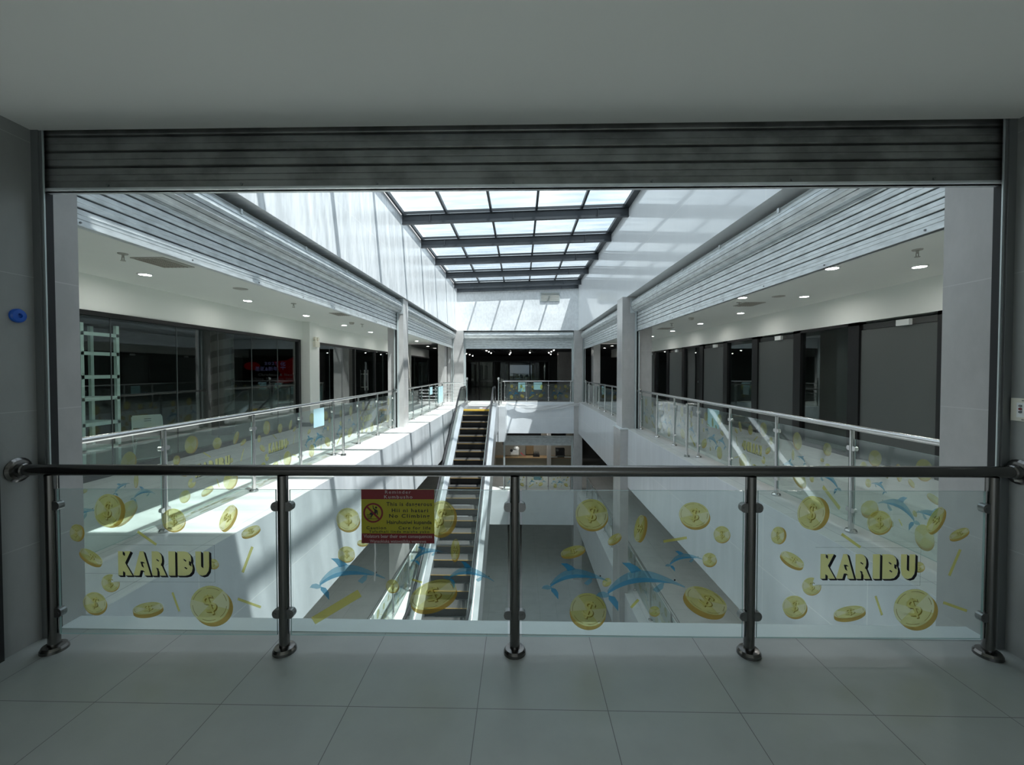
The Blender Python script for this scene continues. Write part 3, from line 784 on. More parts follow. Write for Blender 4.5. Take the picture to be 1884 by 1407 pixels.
# ------------------------------------------------------------------ roller shutters
def shutter(label, P0, P1, side, zbot, ztop, coil=True, zinc='zinc', guides=True, guide_low=0.0, bolts=0, group=None, coil_c=(.02, 3.60, .20), recess=False):
    P0, P1 = Vector((*P0, 0)), Vector((*P1, 0)); L = (P1 - P0).length
    u = (P1 - P0) / L; n = Vector((u.y, -u.x, 0)) * side; Z = V(0, 0, 1)
    at = lambda s, d, z: P0 + u * s + n * d + Z * z
    mid = (P0 + P1) / 2
    t = Thing('roller_shutter', label, 'shutter', (mid.x, mid.y, zbot), group)
    prof = []; z = zbot + .055
    slat = [(-.016, 0), (-.016, .004), (.008, .007), (.012, .012), (.012, .044), (.017, .047), (.017, .051), (.012, .054), (.012, .084), (.008, .090), (-.016, .093)]
    while z < ztop:
        prof += [(d, z + q) for d, q in slat]; z += .097
    m = MB(); i0 = None
    for a, b in zip(prof, prof[1:]):
        m.face([at(0, a[0], a[1]), at(L, a[0], a[1]), at(L, b[0], b[1]), at(0, b[0], b[1])])
    for a, b in zip(prof, prof[1:]):
        m.face([at(0, -.016, a[1]), at(L, -.016, a[1]), at(L, -.016, b[1]), at(0, -.016, b[1])])
    t.part(m, 'curtain', [zinc])
    m = MB(); m.obox(at(L / 2, 0, zbot + .03), u * L / 2, n * .011, Z * .03); m.obox(at(L / 2, 0, zbot + .006), u * L / 2, n * .035, Z * .006, 1)
    bar = t.part(m, 'bottom_bar', [zinc, 'zinc'])  # pale zinc under the dark shutter paints atrium light onto the flange
    for k in range(bolts):
        m = MB(); s = L * (k + .5) / bolts; m.cyl(at(s, .010, zbot + .035), at(s, .018, zbot + .035), .009, 8); t.part(m, 'bolt', ['guide'], bar)
    if coil:
        d0, zc, r = coil_c
        m = MB(); k = 13
        ring = [(d0 + r * math.cos(2 * math.pi * j / k + .2), zc + r * math.sin(2 * math.pi * j / k + .2)) for j in range(k)]
        rr = []
        for (a, b), (c, d) in zip(ring, ring[1:] + ring[:1]):
            G = lambda f_, k_: (d0 + (a + (c - a) * f_ - d0) * k_, zc + (b + (d - b) * f_ - zc) * k_)
            rr += [G(0, .90), G(.05, 1.0), G(.46, 1.04), G(.49, 1.06), G(.53, 1.06), G(.56, 1.04), G(.95, 1.0)]
        for (a, b), (c, d) in zip(rr, rr[1:] + rr[:1]):
            m.face([at(.03, a, b), at(L - .03, a, b), at(L - .03, c, d), at(.03, c, d)])
        t.part(m, 'coil', [zinc])
        for s in (.0, L - .012):
            m = MB(); m.extrude([at(s, d0 - r - .02, zc - r - .02), at(s, d0 + r + .02, zc - r - .02), at(s, d0 + r + .02, zc + r + .03), at(s, d0 - r - .02, zc + r + .03)], u * .012)
            t.part(m, 'end_bracket', [zinc])
        for q in range(6):
            s = L * (q + .5) / 6
            m = MB(); m.obox(at(s, d0 + r * .96, zc + .10), u * .02, n * .01, Z * .03); t.part(m, 'hanger_clip', [zinc])
    if guides:
        for s, sg in ((0, 1), (L, -1)):
            m = MB()
            if recess:
                hz = Z * (ztop - guide_low) / 2; zc = (guide_low + ztop) / 2
                m.obox(at(s + sg * .027, .052, zc), u * .027, n * .008, hz, 0)
                m.obox(at(s + sg * .056, .050, zc), u * .003, n * .004, hz, 2)  # pale strip paints in the lit front edge of the guide
                m.obox(at(s + sg * .002, -.003, zc), u * .003, n * .043, hz, 1)
                m.obox(at(s - sg * .006, .058, zc), u * .05, n * .010, hz, 0)
                t.part(m, 'guide_rail', ['guide', 'guide_slot', 'guide_zinc'])
                continue
            m.obox(at(s + sg * .045, .045, (guide_low + ztop) / 2), u * .045, n * .016, Z * (ztop - guide_low) / 2, 0)
            m.obox(at(s + sg * .045, -.045, (guide_low + ztop) / 2), u * .045, n * .016, Z * (ztop - guide_low) / 2, 2)
            m.obox(at(s + sg * .006, 0, (guide_low + ztop) / 2), u * .006, n * .03, Z * (ztop - guide_low) / 2, 1)
            t.part(m, 'guide_rail', ['guide', 'guide_slot', 'guide_zinc'] if zinc == 'zinc_dark' else ['guide_zinc', 'guide_slot', 'guide_zinc'])
    return t
shutter('wide grimy roller shutter hanging over the foreground opening', (XL + .002, 2.63), (XR - .002, 2.645), 1, 2.835, 3.42, coil=False, zinc='zinc_dark', bolts=7, recess=True)
shutter('silver roller shutter of the left gallery, nearer bay', (-3.69, 2.85), (-3.69, 12.41), 1, 2.90, 3.5, bolts=8, coil_c=(-.02, 3.60, .20))
shutter('silver roller shutter of the right gallery, nearer bay', (3.40, 3.02), (3.40, 12.35), -1, 2.84, 3.5, bolts=8, coil_c=(-.02, 3.60, .20))
shutter('silver roller shutter on the left beyond the sunlit column', (-3.69, 12.93), (-3.69, 22.6), 1, 2.90, 3.5, coil_c=(-.02, 3.60, .20))
shutter('silver roller shutter on the right beyond the column', (3.40, 13.03), (3.40, 22.6), -1, 2.84, 3.5, coil_c=(-.02, 3.60, .20))
shutter('silver roller shutter across the far end of the void', (-3.10, 22.95), (2.87, 22.95), 1, 2.89, 3.5, coil_c=(.12, 3.62, .19))
shutter('thin rolled up shutter over the kiosk one level down', (-.95, 23.0), (2.87, 23.0), 1, -2.42, -1.9, coil=False, guide_low=L1)

# ------------------------------------------------------------------ escalator
SX0, SX1 = -2.47, -1.36
def path(y):
    z = -.17 - (17.9 - y) * .577
    if y > 17.9: z = -.17 + (y - 17.9) * .43
    return max(L1, min(0.0, z))
ys = [8.2, 9.3, 9.7] + [9.9 + .8 * k for k in range(10)] + [17.9, 18.1, 18.35, 18.8, 19.6]
t = Thing('escalator', 'long sunlit escalator rising from the floor below to the far landing', 'escalator', (-1.915, 14, L1))
def prism(lo, hi, x0, x1, yy=ys, m=None, mt=0):
    m = m or MB()
    for a, b in zip(yy, yy[1:]):
        m.extrude([(x0, a, lo(a)), (x0, b, lo(b)), (x0, b, hi(b)), (x0, a, hi(a))], (x1 - x0, 0, 0), mt)
    return m
st = MB()
prof = [(0, 0), (0, -.012), (.012, -.03), (.03, -.12), (.06, -.235)]
st.extrude([(SX0, 0, 0), (SX0, .40, 0), (SX0, .40, -.02), (SX0, 0, -.02)], (SX1 - SX0, 0, 0), 0)
for (a, b), (c, d) in zip(prof, prof[1:]):
    st.face([(SX0, a, b), (SX1, a, b), (SX1, c, d), (SX0, c, d)], 1)
st.box(SX0, SX1, -.004, .012, -.006, .003, 2)
for k in range(26): st.box(SX0 + .06 + k * .0385, SX0 + .06 + k * .0385 + .012, .03, .40, 0, .006, 0)
step0 = None
for k in range(24):
    y = 17.72 - .4 * k
    z = path(y + .1)
    if step0 is None:
        o = t.part(st, 'step', ['step_dark', 'riser', 'nosing']); step0 = o
        o.location = Vector((0, y, z)); o.data.transform(Matrix.Translation(t.loc)); o.location = Vector((0, y, z)) - t.loc
    else:
        o = step0.copy(); col.objects.link(o); o.location = Vector((0, y, z)) - t.loc
t.part(MB().box(SX0, SX1, 17.98, 18.22, -.05, .012), 'comb_plate', ['yellow'])
t.part(MB().box(SX0 - .25, SX1 + .25, 18.2, 19.9, -.02, .008), 'landing_plate', ['brushed'])
t.part(MB().box(SX0 - .25, SX1 + .25, 7.4, 9.2, L1 - .02, L1 + .008), 'landing_plate', ['brushed'])
for sg, xe in ((-1, SX0), (1, SX1)):
    X = lambda d: xe + sg * d
    lab = 'left' if sg < 0 else 'right'
    t.part(prism(lambda y: path(y) - .12, lambda y: path(y) + .12, X(0), X(.012)), 'skirt_panel', ['brushed'])
    m = MB()
    for a, b in zip(ys, ys[1:]):
        m.face([(X(.0), a, path(a) + .12), (X(.0), b, path(b) + .12), (X(.13), b, path(b) + .22), (X(.13), a, path(a) + .22)])
        m.face([(X(.13), a, path(a) + .22), (X(.13), b, path(b) + .22), (X(.17), b, path(b) + .22), (X(.17), a, path(a) + .22)])
        m.face([(X(.17), a, path(a) + .22), (X(.17), b, path(b) + .22), (X(.30), b, path(b) + .14), (X(.30), a, path(a) + .14)])
    t.part(m, 'deck_cover', ['brushed'])
    yy = ys
    g = prism(lambda y: path(y) + .22, lambda y: path(y) + .90, X(.145), X(.157), yy)
    # rounded glass end at the head
    pts = [(X(.145), 19.6, .22), (X(.145), 19.76, .34), (X(.145), 19.84, .56), (X(.145), 19.76, .78), (X(.145), 19.6, .90)]
    g.extrude(pts, (sg * .012, 0, 0))
    t.part(g, 'balustrade_glass', ['glass', 'glass_edge'])
    hp = [(X(.151), y, path(y) + .94) for y in ys]
    hp += [(X(.151), 19.6 + .28 * math.sin(a), .58 + .36 * math.cos(a)) for a in (.5, 1.0, 1.57, 2.1, 2.6)] + [(X(.151), 19.55, .20)]
    t.part(MB().tube(hp, .038, 10), 'handrail', ['rubber'])
    t.part(prism(lambda y: path(y) - 1.15, lambda y: path(y) + .14, X(.285), X(.30)), 'side_cladding', ['brushed'])
t.part(prism(lambda y: path(y) - 1.15, lambda y: path(y) - 1.10, SX0 - .30, SX1 + .30), 'soffit_panel', ['brushed'])
n_ = MB(); n_.box(-1.85, -1.42, 18.62, 18.95, .008, .012, 0); n_.box(-1.72, -1.50, 18.68, 18.90, .012, .014, 1)
tag(n_.build('floor_notice', ['white_plastic', 'sign_red']), 'small red and white notice stuck on the plate at the escalator head', 'notice')

# ------------------------------------------------------------------ warning sign and tape on the near glass
f0 = posts_n[1]
sx0, sx1, sz0, sz1 = f0 + .478, f0 + .914, .666, .990
t = Thing('warning_sign', 'red and yellow no climbing warning sign on the foreground glass', 'sign', nat((sx0 + sx1) / 2, sz0, .012))
def sgn(px, py, d=0.0):   # layout units of the sign face: 0..1403 across, 0..1043 down
    return nat(sx0 + (px / 1403) * (sx1 - sx0), sz1 - (py / 1043) * (sz1 - sz0), .0135 + d)
nrm_n = (nat(0, 0, 1) - nat(0, 0, 0))
uu_n = (nat(1, 0) - nat(0, 0))
b_ = MB(); b_.obox(nat((sx0 + sx1) / 2, (sz0 + sz1) / 2, .0105), uu_n * (sx1 - sx0) / 2, nrm_n * .0028, V(0, 0, (sz1 - sz0) / 2), 0)
t.part(b_, 'sign_board', ['sign_yellow'])
for a, c in ((0, 188), (851, 1043)):
    m = MB(); m.face([sgn(0, a, .0002), sgn(1403, a, .0002), sgn(1403, c, .0002), sgn(0, c, .0002)])
    t.part(m, 'red_band', ['sign_red'])
LINES = [('Reminder', 460, 955, 78, 62, 0, 1.25), ('Kumbusho', 442, 985, 172, 64, 0, 1.25),
         ('This is dangerous', 485, 1360, 315, 72, 1, 1.2), ('Hii ni hatari', 587, 1285, 436, 70, 1, 1.25), ('No Climbing', 535, 1315, 542, 68, 1, 1.25),
         ('Hairuhusiwi kupanda', 490, 1355, 665, 70, 1, 1.0), ('Caution', 95, 475, 768, 56, 1, 1.25), ('Care for life', 715, 1335, 768, 56, 1, 1.25),
         ('Tafadhali linda maisha yako', 145, 1310, 835, 44, 1, 1.25), ('Violators bear their own consequences', 40, 1360, 935, 66, 0, 1.0),
         ('Wanaokiuka watawajibika wenyewe', 160, 1245, 1028, 58, 0, 1.0)]
for txt, a, c, base, cap, blk, spc in LINES:
    m = MB(); put_text(m, txt, a, c, -base, cap, lambda x, z: sgn(x, -z, .0006), 0, spc, .018 if blk else .008)
    t.part(m, 'lettering', ['sign_black' if blk else 'sign_white'])
m = MB(); cx, cy, ro, ri = 228, 452, 192, 158
for i in range(40):
    a, c = 2 * math.pi * i / 40, 2 * math.pi * (i + 1) / 40
    m.face([sgn(cx + r * math.cos(q), cy + r * math.sin(q), .0006) for r, q in ((ro, a), (ro, c), (ri, c), (ri, a))])
d7 = .7071
m.face([sgn(cx + (-165 * d7) + 18 * d7, cy - 165 * d7 - 18 * d7, .0012), sgn(cx + 165 * d7 + 18 * d7, cy + 165 * d7 - 18 * d7, .0012), sgn(cx + 165 * d7 - 18 * d7, cy + 165 * d7 + 18 * d7, .0012), sgn(cx - 165 * d7 - 18 * d7, cy - 165 * d7 + 18 * d7, .0012)])
t.part(m, 'prohibition_ring', ['sign_red'])
m = MB()
S_ = lambda pts: m.face([sgn(x - 155, y - 200, .0008) for x, y in pts])
S_([(440 + 21 * math.cos(k * .524), 550 + 21 * math.sin(k * .524)) for k in range(12)])
S_([(372, 505), (386, 510), (395, 560), (425, 582), (455, 590), (472, 612), (470, 690), (455, 688), (445, 640), (440, 668), (400, 660), (408, 600), (380, 570)])
S_([(400, 640), (440, 668), (380, 690), (345, 742), (332, 736), (350, 690), (318, 688), (314, 670), (330, 645)])
S_([(262, 764), (470, 764), (470, 772), (262, 772)])
for x in range(264, 350, 16): S_([(x, 684), (x + 5, 684), (x + 5, 764), (x, 764)])
S_([(262, 680), (350, 680), (350, 688), (262, 688)])
t.part(m, 'climbing_figure', ['sign_black'])
m = MB(); za = [(.552, .665), (.5545, .60), (.551, .55), (.553, .50), (.549, .435)]
for (xa, a), (xb, c) in zip(za, za[1:]):
    m.extrude([nat(f0 + xa, a, .0075), nat(f0 + xa + .008, a, .0075), nat(f0 + xb + .008, c, .0075), nat(f0 + xb, c, .0075)], nrm_n * .002)
tag(m.build('tape_strip', ['white_plastic']), 'narrow white strip of tape hanging below the warning sign', 'tape')

# ------------------------------------------------------------------ things on the hall walls
t = Thing('wall_disc', 'round blue plastic disc on the left hall wall', 'knob', (XL, 2.47, 2.03))
m = MB(); m.lathe((XL, 2.47, 2.03), (1, 0, 0), [(.042, 0), (.042, .012), (.036, .020), (.014, .022), (.012, .012), (.0, .012)], 22); t.part(m, 'rubber_disc', ['blue_plastic'])
t = Thing('control_panel', 'grey switch panel with coloured buttons on the right hall wall', 'switch panel', (XR, 2.46, 1.40))
t.part(MB().box(XR - .012, XR, 2.37, 2.567, 1.402, 1.536), 'face_plate', ['cream'])
t.part(MB().box(XR - .015, XR - .012, 2.40, 2.535, 1.424, 1.510), 'button_field', ['white_plastic'])
for i, (y, z, k) in enumerate([(2.515, 1.492, 'guide'), (2.515, 1.474, 'sign_red'), (2.515, 1.456, 'skirting'), (2.485, 1.492, 'sign_red'), (2.485, 1.440, 'sign_red'), (2.455, 1.492, 'skirting'), (2.455, 1.456, 'guide')]):
    m = MB(); m.cyl((XR - .015, y, z), (XR - .021, y, z), .007, 12); t.part(m, 'button', [k])
for z in (1.408, 1.520):
    m = MB(); m.box(XR - .013, XR - .0118, 2.50, 2.512, z, z + .006); t.part(m, 'screw_slot', ['guide'])

# ------------------------------------------------------------------ notices taped to the railings
def notice(label, c, u, hw, hh, th=.0015, nrm=(0, 1, 0)):
    m = MB(); m.obox(c, Vector(u) * hw, Vector(nrm) * th, V(0, 0, hh)); return tag(m.build('paper_notice', ['sheet_blue']), label, 'notice')
notice('pale blue sheet taped to the left gallery railing, nearer bay', (-3.735, 7.66, .83), (0, 1, 0), .20, .17, nrm=(1, 0, 0))
notice('pale blue sheet taped to the right gallery railing, nearer bay', (3.492, 7.65, .83), (0, 1, 0), .225, .165, nrm=(1, 0, 0))
notice('narrow pale blue sheet on the left railing beyond the column', (-3.715, 17.3, .86), (0, 1, 0), .25, .16, nrm=(1, 0, 0))
notice('large white sheet on the left railing beside the escalator', (-3.715, 19.38, .58), (0, 1, 0), .54, .38, nrm=(1, 0, 0))
notice('narrow pale blue sheet on the right railing in the far bay', (3.492, 17.87, .85), (0, 1, 0), .22, .17, nrm=(1, 0, 0))
notice('upright pale sheet on the far railing, left of the pair', (.06, 22.712, .80), (1, 0, 0), .19, .25)
notice('wide pale sheet on the far railing, right of the pair', (.93, 22.712, .86), (1, 0, 0), .23, .20)
notice('pale sheet on the far railing one level down', (.93, 22.712, L1 + .82), (1, 0, 0), .22, .25)

# white safety net slung along the far edge
m = MB(); rows = []
for i in range(41):
    f = i / 40; x = -1.0 + 4.45 * f
    yb = 22.50 - .55 * max(0, f - .8) * 3
    sag = .36 * math.sin(math.pi * min(1, f * 1.02)) ** .9
    top = .02 - sag * .55; bot = -.06 - sag
    r = []
    for j in range(7):
        g = j / 6
        r.append((x, yb - .03 * math.sin(g * 9 + x * 5) - .02, top + (bot - top) * g + .012 * math.sin(x * 14 + j)))
    rows.append(r)
m.grid(rows)
for k in (0, 3, 6): m.tube([r[k] for r in rows], .012, 6)
tag(m.build('safety_net', ['net_white']), 'white safety net sagging along the far edge of the void', 'net')

# vent louvre high on the far wall
t = Thing('wall_louvre', 'small metal louvre at the top of the far wall under the skylight', 'louvre', (1.57, YF, 5.39))
m = MB(); m.box(1.05, 2.10, YF - .03, YF, 5.39, 5.89); t.part(m, 'frame', ['guide_zinc'])
m = MB()
for k in range(7): m.box(1.09, 2.06, YF - .05, YF - .03, 5.43 + k * .064, 5.46 + k * .064)
t.part(m, 'slats', ['vent_grey'])

# ------------------------------------------------------------------ ceiling fittings
ORD = ['nearest', 'second', 'third', 'fourth', 'fifth', 'sixth', 'seventh', 'eighth', 'ninth', 'tenth', 'eleventh', 'twelfth', 'thirteenth', 'fourteenth']
dl0 = None
last_dl = [None]
def downlight(x, y, label, group):
    global dl0
    if dl0 is None:
        t = Thing('downlight', label, 'ceiling light', (x, y, ZC), group)
        m = MB(); m.lathe((x, y, ZC), (0, 0, -1), [(.098, 0), (.095, .012), (.078, .014), (.075, .004)], 20); t.part(m, 'rim', ['lamp_rim'])
        m = MB(); m.cyl((x, y, ZC - .003), (x, y, ZC - .007), .076, 20); t.part(m, 'lens', ['lamp_on'])
        dl0 = t.o
    else:
        c = copy_tree(dl0); c.location = (x, y, ZC); tag(c, label, 'ceiling light', group); last_dl[0] = c
for k in range(8):
    if 3.9 + 2.4 * k < 22: downlight(-5.73, 3.9 + 2.4 * k, 'round downlight in the left gallery ceiling near the shops, %s from the near end' % ORD[k], 'left gallery downlights')
for k in range(7): downlight(5.62, 3.65 + 2.4 * k, 'round downlight in the right gallery ceiling near the shops, %s from the near end' % ORD[k], 'right gallery downlights')
for k in range(3): downlight(4.46, 3.7 + 2.42 * k, 'round downlight close behind the right shutter, %s from the near end' % ORD[k], 'right gallery downlights')
for k, (x, y) in enumerate([(-5.17, 20.74), (4.28, 20.35)]): downlight(x, y, 'single downlight over the far end of the %s gallery' % ['left', 'right'][k], 'gallery downlights')
fl0 = None
for k, (x, y) in enumerate([(-4.59, 35.2), (-4.52, 37.0), (-4.6, 40.1), (-2.43, 29.7), (-2.4, 31.5), (-2.39, 33.8), (-.81, 33.4), (-.97, 36.6), (.73, 33.2), (2.23, 33.3), (2.29, 31.4), (2.3, 29.2), (2.61, 36.5), (4.2, 34.5)]):
    lab = 'small hanging spot lamp in the dark far hall, ' + ORD[k] + ' counting from the left'
    if fl0 is None:
        t = Thing('spot_lamp', lab, 'ceiling light', (x, y, ZC), 'far hall spot lamps'); fl0 = t.o
        t.part(MB().cyl((x, y, ZC), (x, y, ZC - .05), .075, 14), 'housing', ['lamp_rim'])
        m = MB(); m.lathe((x, y, ZC - .05), (0, 0, -1), [(.045, 0), (.045, .03), (.03, .045), (0, .05)], 14); t.part(m, 'lens', ['lamp_dim'])
    else:
        c = copy_tree(fl0); c.location = (x, y, ZC); tag(c, lab, 'ceiling light', 'far hall spot lamps')
for k, (x, y) in enumerate([(-5.65, 25.4), (-5.65, 27.5), (5.48, 25.2), (5.48, 27.5)]): downlight(x, y, '%s downlight past the far end of the %s gallery' % (['first', 'second'][k % 2], ['left', 'right'][k // 2]), 'gallery downlights')

for zz, lev in ((ZF, 'one level down'), (L1 - 1.85, 'above the ground floor')):
    for x, sd in ((-5.0, 'left'), (5.0, 'right')):
        for k in range(4):
            downlight(x, 4.6 + 2.4 * k, 'added unseen downlight under the %s gallery slab %s, %s from the near end' % (sd, lev, ORD[k]), 'added lower gallery fill lights')
            last_dl[0].location.z = zz  # unseen lamps added over the near half to brighten the lower floors
def sprinkler(x, y, label):
    t = Thing('sprinkler', label, 'sprinkler', (x, y, ZC), 'ceiling sprinklers')
    m = MB(); m.lathe((x, y, ZC), (0, 0, -1), [(.055, 0), (.05, .012), (.018, .014)], 14); t.part(m, 'escutcheon', ['vent_grey'])
    m = MB(); m.cyl((x, y, ZC - .01), (x, y, ZC - .05), .013, 8); m.cyl((x - .014, y, ZC - .045), (x - .014, y, ZC - .09), .005, 6); m.cyl((x + .014, y, ZC - .045), (x + .014, y, ZC - .09), .005, 6)
    t.part(m, 'frame', ['vent_grey'])
    m = MB(); m.cyl((x, y, ZC - .088), (x, y, ZC - .094), .028, 12); t.part(m, 'deflector', ['vent_grey'])
for k, (x, y) in enumerate([(-5.0, 5.19), (-4.98, 9.11), (-5.02, 13.19)]): sprinkler(x, y, 'small sprinkler in the left gallery ceiling, %s from the near end' % ORD[k])
for k, (x, y) in enumerate([(4.82, 5.22), (4.71, 9.16), (4.7, 13.17)]): sprinkler(x, y, 'small sprinkler in the right gallery ceiling, %s from the near end' % ORD[k])
def disc(name, x, y, r, label, cat, drop=.03):
    m = MB(); m.lathe((x, y, ZC), (0, 0, -1), [(r, 0), (r * .96, drop * .5), (r * .7, drop), (0, drop)], 20)
    tag(m.build(name, ['vent_grey']), label, cat)
disc('ceiling_speaker', -5.04, 7.46, .12, 'flat round speaker in the left gallery ceiling', 'speaker', .012)
disc('smoke_detector', -5.17, 12.74, .075, 'round smoke detector in the left gallery ceiling by the white pier', 'detector', .06)
disc('ceiling_speaker', 5.11, 8.44, .12, 'flat round speaker in the right gallery ceiling', 'speaker', .012)
disc('smoke_detector', 4.76, 11.82, .07, 'round smoke detector in the right gallery ceiling', 'detector', .06)
def vent(x, y, hx, hy, label):
    t = Thing('ceiling_vent', label, 'vent', (x, y, ZC))
    m = MB(); m.box(x - hx, x + hx, y - hy, y + hy, ZC - .012, ZC); t.part(m, 'frame', ['vent_grey'])
    m = MB()
    n = 7
    for k in range(n): m.box(x - hx + .03 + k * (2 * hx - .06) / n, x - hx + .045 + k * (2 * hx - .06) / n, y - hy + .03, y + hy - .03, ZC - .02, ZC - .012)
    t.part(m, 'slats', ['kiosk_tile'])
vent(-4.85, 5.62, .22, .26, 'square grille in the left gallery ceiling, nearer one')
vent(-4.66, 10.85, .22, .26, 'square grille in the left gallery ceiling, farther one')
vent(5.05, 9.4, .22, .26, 'square grille in the right gallery ceiling, nearer one')
vent(5.05, 14.77, .22, .26, 'square grille in the right gallery ceiling, farther one')

# emergency light on the white pier
t = Thing('emergency_light', 'cream twin headed emergency light on the white left pier', 'emergency light', (-6.38, 12.88, 2.42))
t.part(MB().box(-6.38, -6.30, 12.74, 13.02, 2.42, 2.60), 'case', ['cream'])
for y in (12.80, 12.97):
    m = MB(); m.cyl((-6.34, y, 2.60), (-6.34, y, 2.64), .012, 8); m.lathe((-6.36, y, 2.68), (1, 0, 0), [(.0, -.03), (.05, -.02), (.055, .05), (.0, .05)], 14)
    t.part(m, 'lamp_head', ['cream'])

# ------------------------------------------------------------------ inside the left shop
t = Thing('shelf_rack', 'tall white steel rack with empty shelves behind the left shop glass', 'shelf', (-6.98, 6.58, 0))
for x in (-6.76, -7.2):
    for y in (6.30, 6.87):
        m = MB(); m.box(x - .025, x + .025, y - .025, y + .025, 0, 2.44); t.part(m, 'upright', ['rack_white'])
for z in (.45, .86, 1.26, 1.61, 1.98, 2.29):
    m = MB(); m.box(-7.22, -6.74, 6.28, 6.89, z, z + .012); m.box(-6.75, -6.735, 6.28, 6.89, z - .04, z + .015); t.part(m, 'shelf', ['rack_white'])
t = Thing('folding_chair', 'white folding chair standing behind the left shop glass', 'chair', (-7.05, 7.78, 0))
ca, sa = math.cos(R(-42)), math.sin(R(-42))
def fc(x, y, z): return V(-7.08 + ca * x - sa * y, 7.78 + sa * x + ca * y, z)
m = MB(); rows = [[fc(-.02 - .07 * (z - .62) / .2 - .02 * math.sin(k / 8 * math.pi), -.21 + .42 * k / 8, z) for k in range(9)] for z in (.62, .66, .72, .78, .83, .85)]
m.grid(rows); m.grid([[p + fc(.016, 0, 0) - fc(0, 0, 0) for p in r] for r in rows][::-1])
t.part(m, 'backrest', ['white_plastic'])
m = MB()
for z in (.74, .78): m.box(0, 0, 0, 0, 0, 0); m.extrude([fc(.004, -.05, z), fc(.004, .05, z), fc(.002, .05, z + .012), fc(.002, -.05, z + .012)], fc(.004, 0, 0) - fc(0, 0, 0))
t.part(m, 'hand_slot', ['guide'])
m = MB(); m.extrude([fc(.06, -.2, .43), fc(.44, -.19, .46), fc(.46, -.12, .46), fc(.46, .12, .46), fc(.44, .19, .46), fc(.06, .2, .43)], V(0, 0, .022)); t.part(m, 'seat', ['white_plastic'])
for s in (-1, 1):
    m = MB(); m.tube([fc(-.09, s * .215, .82), fc(.06, s * .22, .45), fc(.42, s * .22, .03), fc(.44, s * .215, .015)], .011, 8); t.part(m, 'leg', ['rack_white'])
    m = MB(); m.tube([fc(.38, s * .195, .44), fc(.15, s * .195, .22), fc(-.06, s * .195, .02)], .011, 8); t.part(m, 'leg', ['rack_white'])
m = MB(); m.tube([fc(.44, -.215, .015), fc(.44, .215, .015)], .011, 8); t.part(m, 'foot_rail', ['rack_white'])
m = MB(); m.tube([fc(-.06, -.195, .02), fc(-.06, .195, .02)], .011, 8); t.part(m, 'foot_rail', ['rack_white'])
t = Thing('shop_pillar', 'round pillar with a dark spiral band inside the left shop', 'pillar', (-7.95, 11.0, 0))
m = MB(); m.cyl((-7.95, 11, 0), (-7.95, 11, 3.0), .26, 24); t.part(m, 'shaft', ['pillar_light'])
m = MB(); rows = []
for i in range(200):
    a = i * .22; z = .05 + i * .0147
    rows.append([(-7.95 + .265 * math.cos(a), 11 + .265 * math.sin(a), z), (-7.95 + .265 * math.cos(a), 11 + .265 * math.sin(a), z + .17)])
m.grid(rows); t.part(m, 'spiral_band', ['pillar_dark'])
t = Thing('display_screen', 'dim red and blue greeting screen deep inside the left shop', 'screen', (-7.95, 13.0, 1.25))
t.part(MB().box(-8.75, -7.1, 13.0, 13.05, 1.25, 2.15), 'panel', ['screen_black'])
at_s = lambda x, z: V(x, 12.992, z)
m = MB(); m.face([V(-8.45 + .26 * math.cos(k * .393), 12.997, 1.84 + .13 * math.sin(k * .393)) for k in range(16)]); m.face([V(x, 12.997, z) for x, z in ((-7.75, 1.98), (-7.35, 2.02), (-7.12, 2.12), (-7.12, 1.36), (-7.35, 1.30), (-7.7, 1.32), (-7.55, 1.6))])
t.part(m, 'red_glow', ['screen_red'])
m = MB(); put_text(m, '2025', -8.05, -7.62, 1.88, .085, at_s, 0, 1.2); put_text(m, '\u5723\u8bde&\u65b0\u5e74', -8.35, -7.62, 1.70, .10, at_s, 0, 1.0)
put_text(m, '\u534e', -7.55, -7.38, 1.74, .2, at_s, 0)
t.part(m, 'lettering', ['screen_blue'])
m = MB(); put_text(m, 'Christmas & New', -8.25, -7.15, 1.53, .075, at_s, 0, 1.2); put_text(m, 'China Tanzania Star', -8.45, -7.12, 1.40, .075, at_s, 0, 1.2)
t.part(m, 'lettering', ['screen_grey'])

# ------------------------------------------------------------------ kiosk one level down
zk = L1 + 1.12
t = Thing('kiosk_counter', 'long brown counter of the kiosk one level down', 'counter', (1, 26, L1))
t.part(MB().box(-1.6, 3.25, 25.9, 26.6, zk - .05, zk), 'worktop', ['wood'])
t.part(MB().box(-1.55, 3.2, 26.0, 26.55, L1, zk - .05), 'front_panel', ['kiosk_post'])
w = MB(); w.box(-3.3, 3.9, 27.6, 27.75, L1, -3.25); w.box(-3.3, -1.2, 27.6, 27.75, -3.25, ZF); w.box(1.4, 3.9, 27.62, 27.75, -2.45, ZF); w.box(-1.2, 1.4, 27.62, 27.75, -2.3, ZF); w.box(1.35, 1.7, 27.6, 27.75, -3.25, ZF); w.box(3.0, 3.9, 27.6, 27.75, -3.25, ZF)
struct(w, 'wall_kiosk', ['kiosk_tile'], 'beige wall with two dark openings behind the kiosk counter', 'wall')
column((1.62, 1.86, 25.6, 25.88, L1, ZF), 'slim brown post in front of the kiosk counter')
w = MB(); w.box(-1.2, 1.4, 28.4, 28.5, -3.25, -2.3); w.box(1.7, 3.0, 28.4, 28.5, -3.25, -2.45)
struct(w, 'wall_kiosk_back', ['screen_black'], 'black space seen through the kiosk wall openings', 'wall')
kl_d = bpy.data.lights.new('kiosk_fill_lamp', 'AREA')  # unseen area lamp added to brighten the kiosk
kl_d.size = .5; kl_d.energy = 13; kl_d.color = (1, .98, .93)
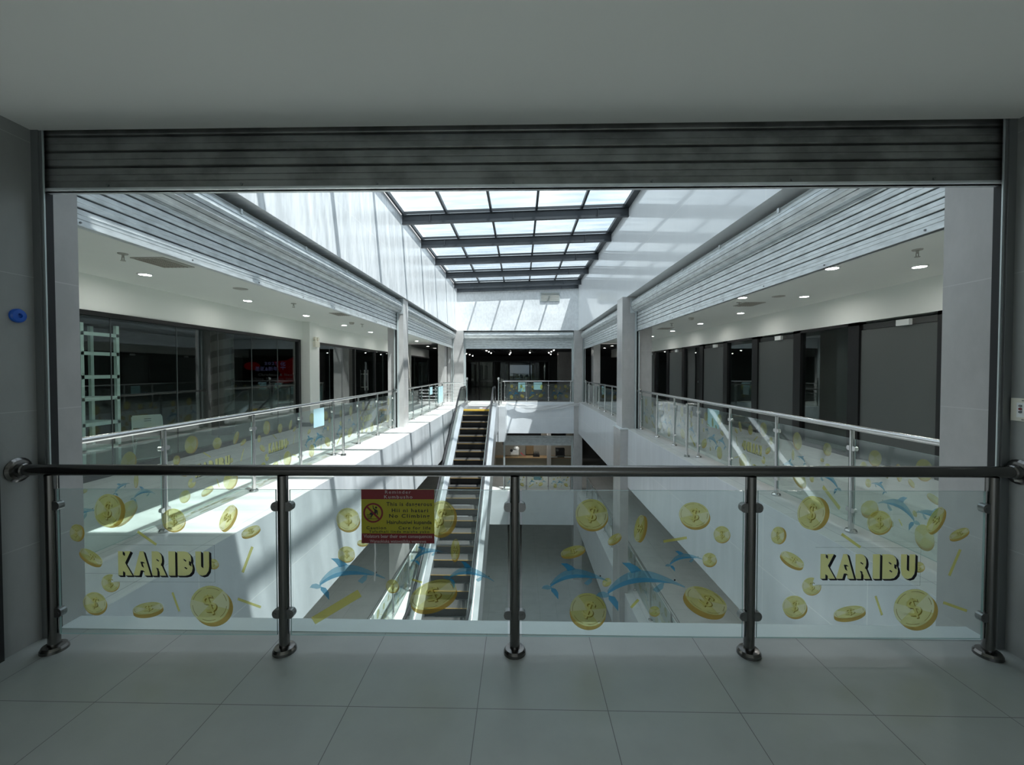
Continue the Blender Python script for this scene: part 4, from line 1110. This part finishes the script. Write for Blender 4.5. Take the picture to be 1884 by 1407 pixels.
kl = bpy.data.objects.new('kiosk_fill_lamp', kl_d); col.objects.link(kl); kl.location = (.8, 25.4, ZF - .02)
def ck(label, cat, name, loc, parts):
    t = Thing(name, label, cat, loc)
    for pn, mb, mt in parts: t.part(mb, pn, mt)
ck('white machine with a round black knob on the kiosk counter', 'machine', 'coffee_machine', (-.35, 26.3, zk), [
    ('body', MB().box(-.62, -.12, 26.15, 26.5, zk + .12, zk + .42), ['white_plastic']), ('hood', MB().lathe((-.28, 26.3, zk + .42), (0, 0, 1), [(.17, 0), (.19, .1), (.12, .2), (0, .22)], 14), ['white_plastic']),
    ('stand', MB().box(-.58, -.15, 26.2, 26.45, zk, zk + .12), ['cream']), ('knob', MB().cyl((-.58, 26.15, zk + .4), (-.58, 26.08, zk + .4), .09, 12), ['rubber'])])
m = MB(); m.box(.78, .795, 26.12, 26.4, zk, zk + .12); m.box(1.165, 1.18, 26.12, 26.4, zk, zk + .12); m.box(.78, 1.18, 26.12, 26.135, zk, zk + .12); m.box(.78, 1.18, 26.385, 26.4, zk, zk + .12); m.box(.78, 1.18, 26.12, 26.4, zk, zk + .008)
ck('black crate of bottles on the kiosk counter', 'crate', 'bottle_crate', (.98, 26.26, zk), [('crate', m, ['rubber'])])
for k in range(5):
    m = MB(); m.lathe((.83 + k * .075, 26.26, zk + .01), (0, 0, 1), [(.03, 0), (.03, .2), (.012, .26), (.012, .33), (0, .33)], 10)
    tag(m.build('bottle', ['rubber'], None, (.83 + k * .075, 26.26, zk + .01)), 'dark bottle in the black crate, %s from the left' % ['first', 'second', 'third', 'fourth', 'last'][k], 'bottle', 'bottles in the kiosk crate')
ck('black boxy machine at the right of the kiosk counter', 'machine', 'snack_machine', (2.48, 26.4, zk), [
    ('body', MB().box(2.2, 2.76, 26.2, 26.6, zk, zk + .5), ['rubber']), ('drip_tray', MB().box(2.26, 2.70, 26.1, 26.2, zk, zk + .1), ['guide']), ('dial', MB().cyl((2.3, 26.2, zk + .42), (2.3, 26.15, zk + .42), .08, 12), ['guide'])])
for x0_, x1_, l in ((1.87, 2.28, 'white paper stack on the kiosk counter beside the brown post'), (2.72, 3.2, 'white paper stack at the right end of the kiosk counter')):
    tag(MB().box(x0_, x1_, 25.93, 26.08, zk, zk + .06).build('paper_stack', ['white_plastic']), l, 'paper')
m = MB(); m.grid([[(.0 + .32 * k / 6, 26.3 + .1 * j / 3, zk + .008 + .32 * (1 - k / 6) ** 1.5 * (1 - abs(j - 1.5) / 3)) for j in range(4)] for k in range(7)])
tag(m.build('cloth', ['red_cloth']), 'crumpled red cloth beside the white machine on the kiosk counter', 'cloth')
tag(MB().box(.35, .85, 27.45, 27.6, zk - .1, zk + .45).build('cardboard_panel', ['wood']), 'brown board leaning at the kiosk back wall', 'board')
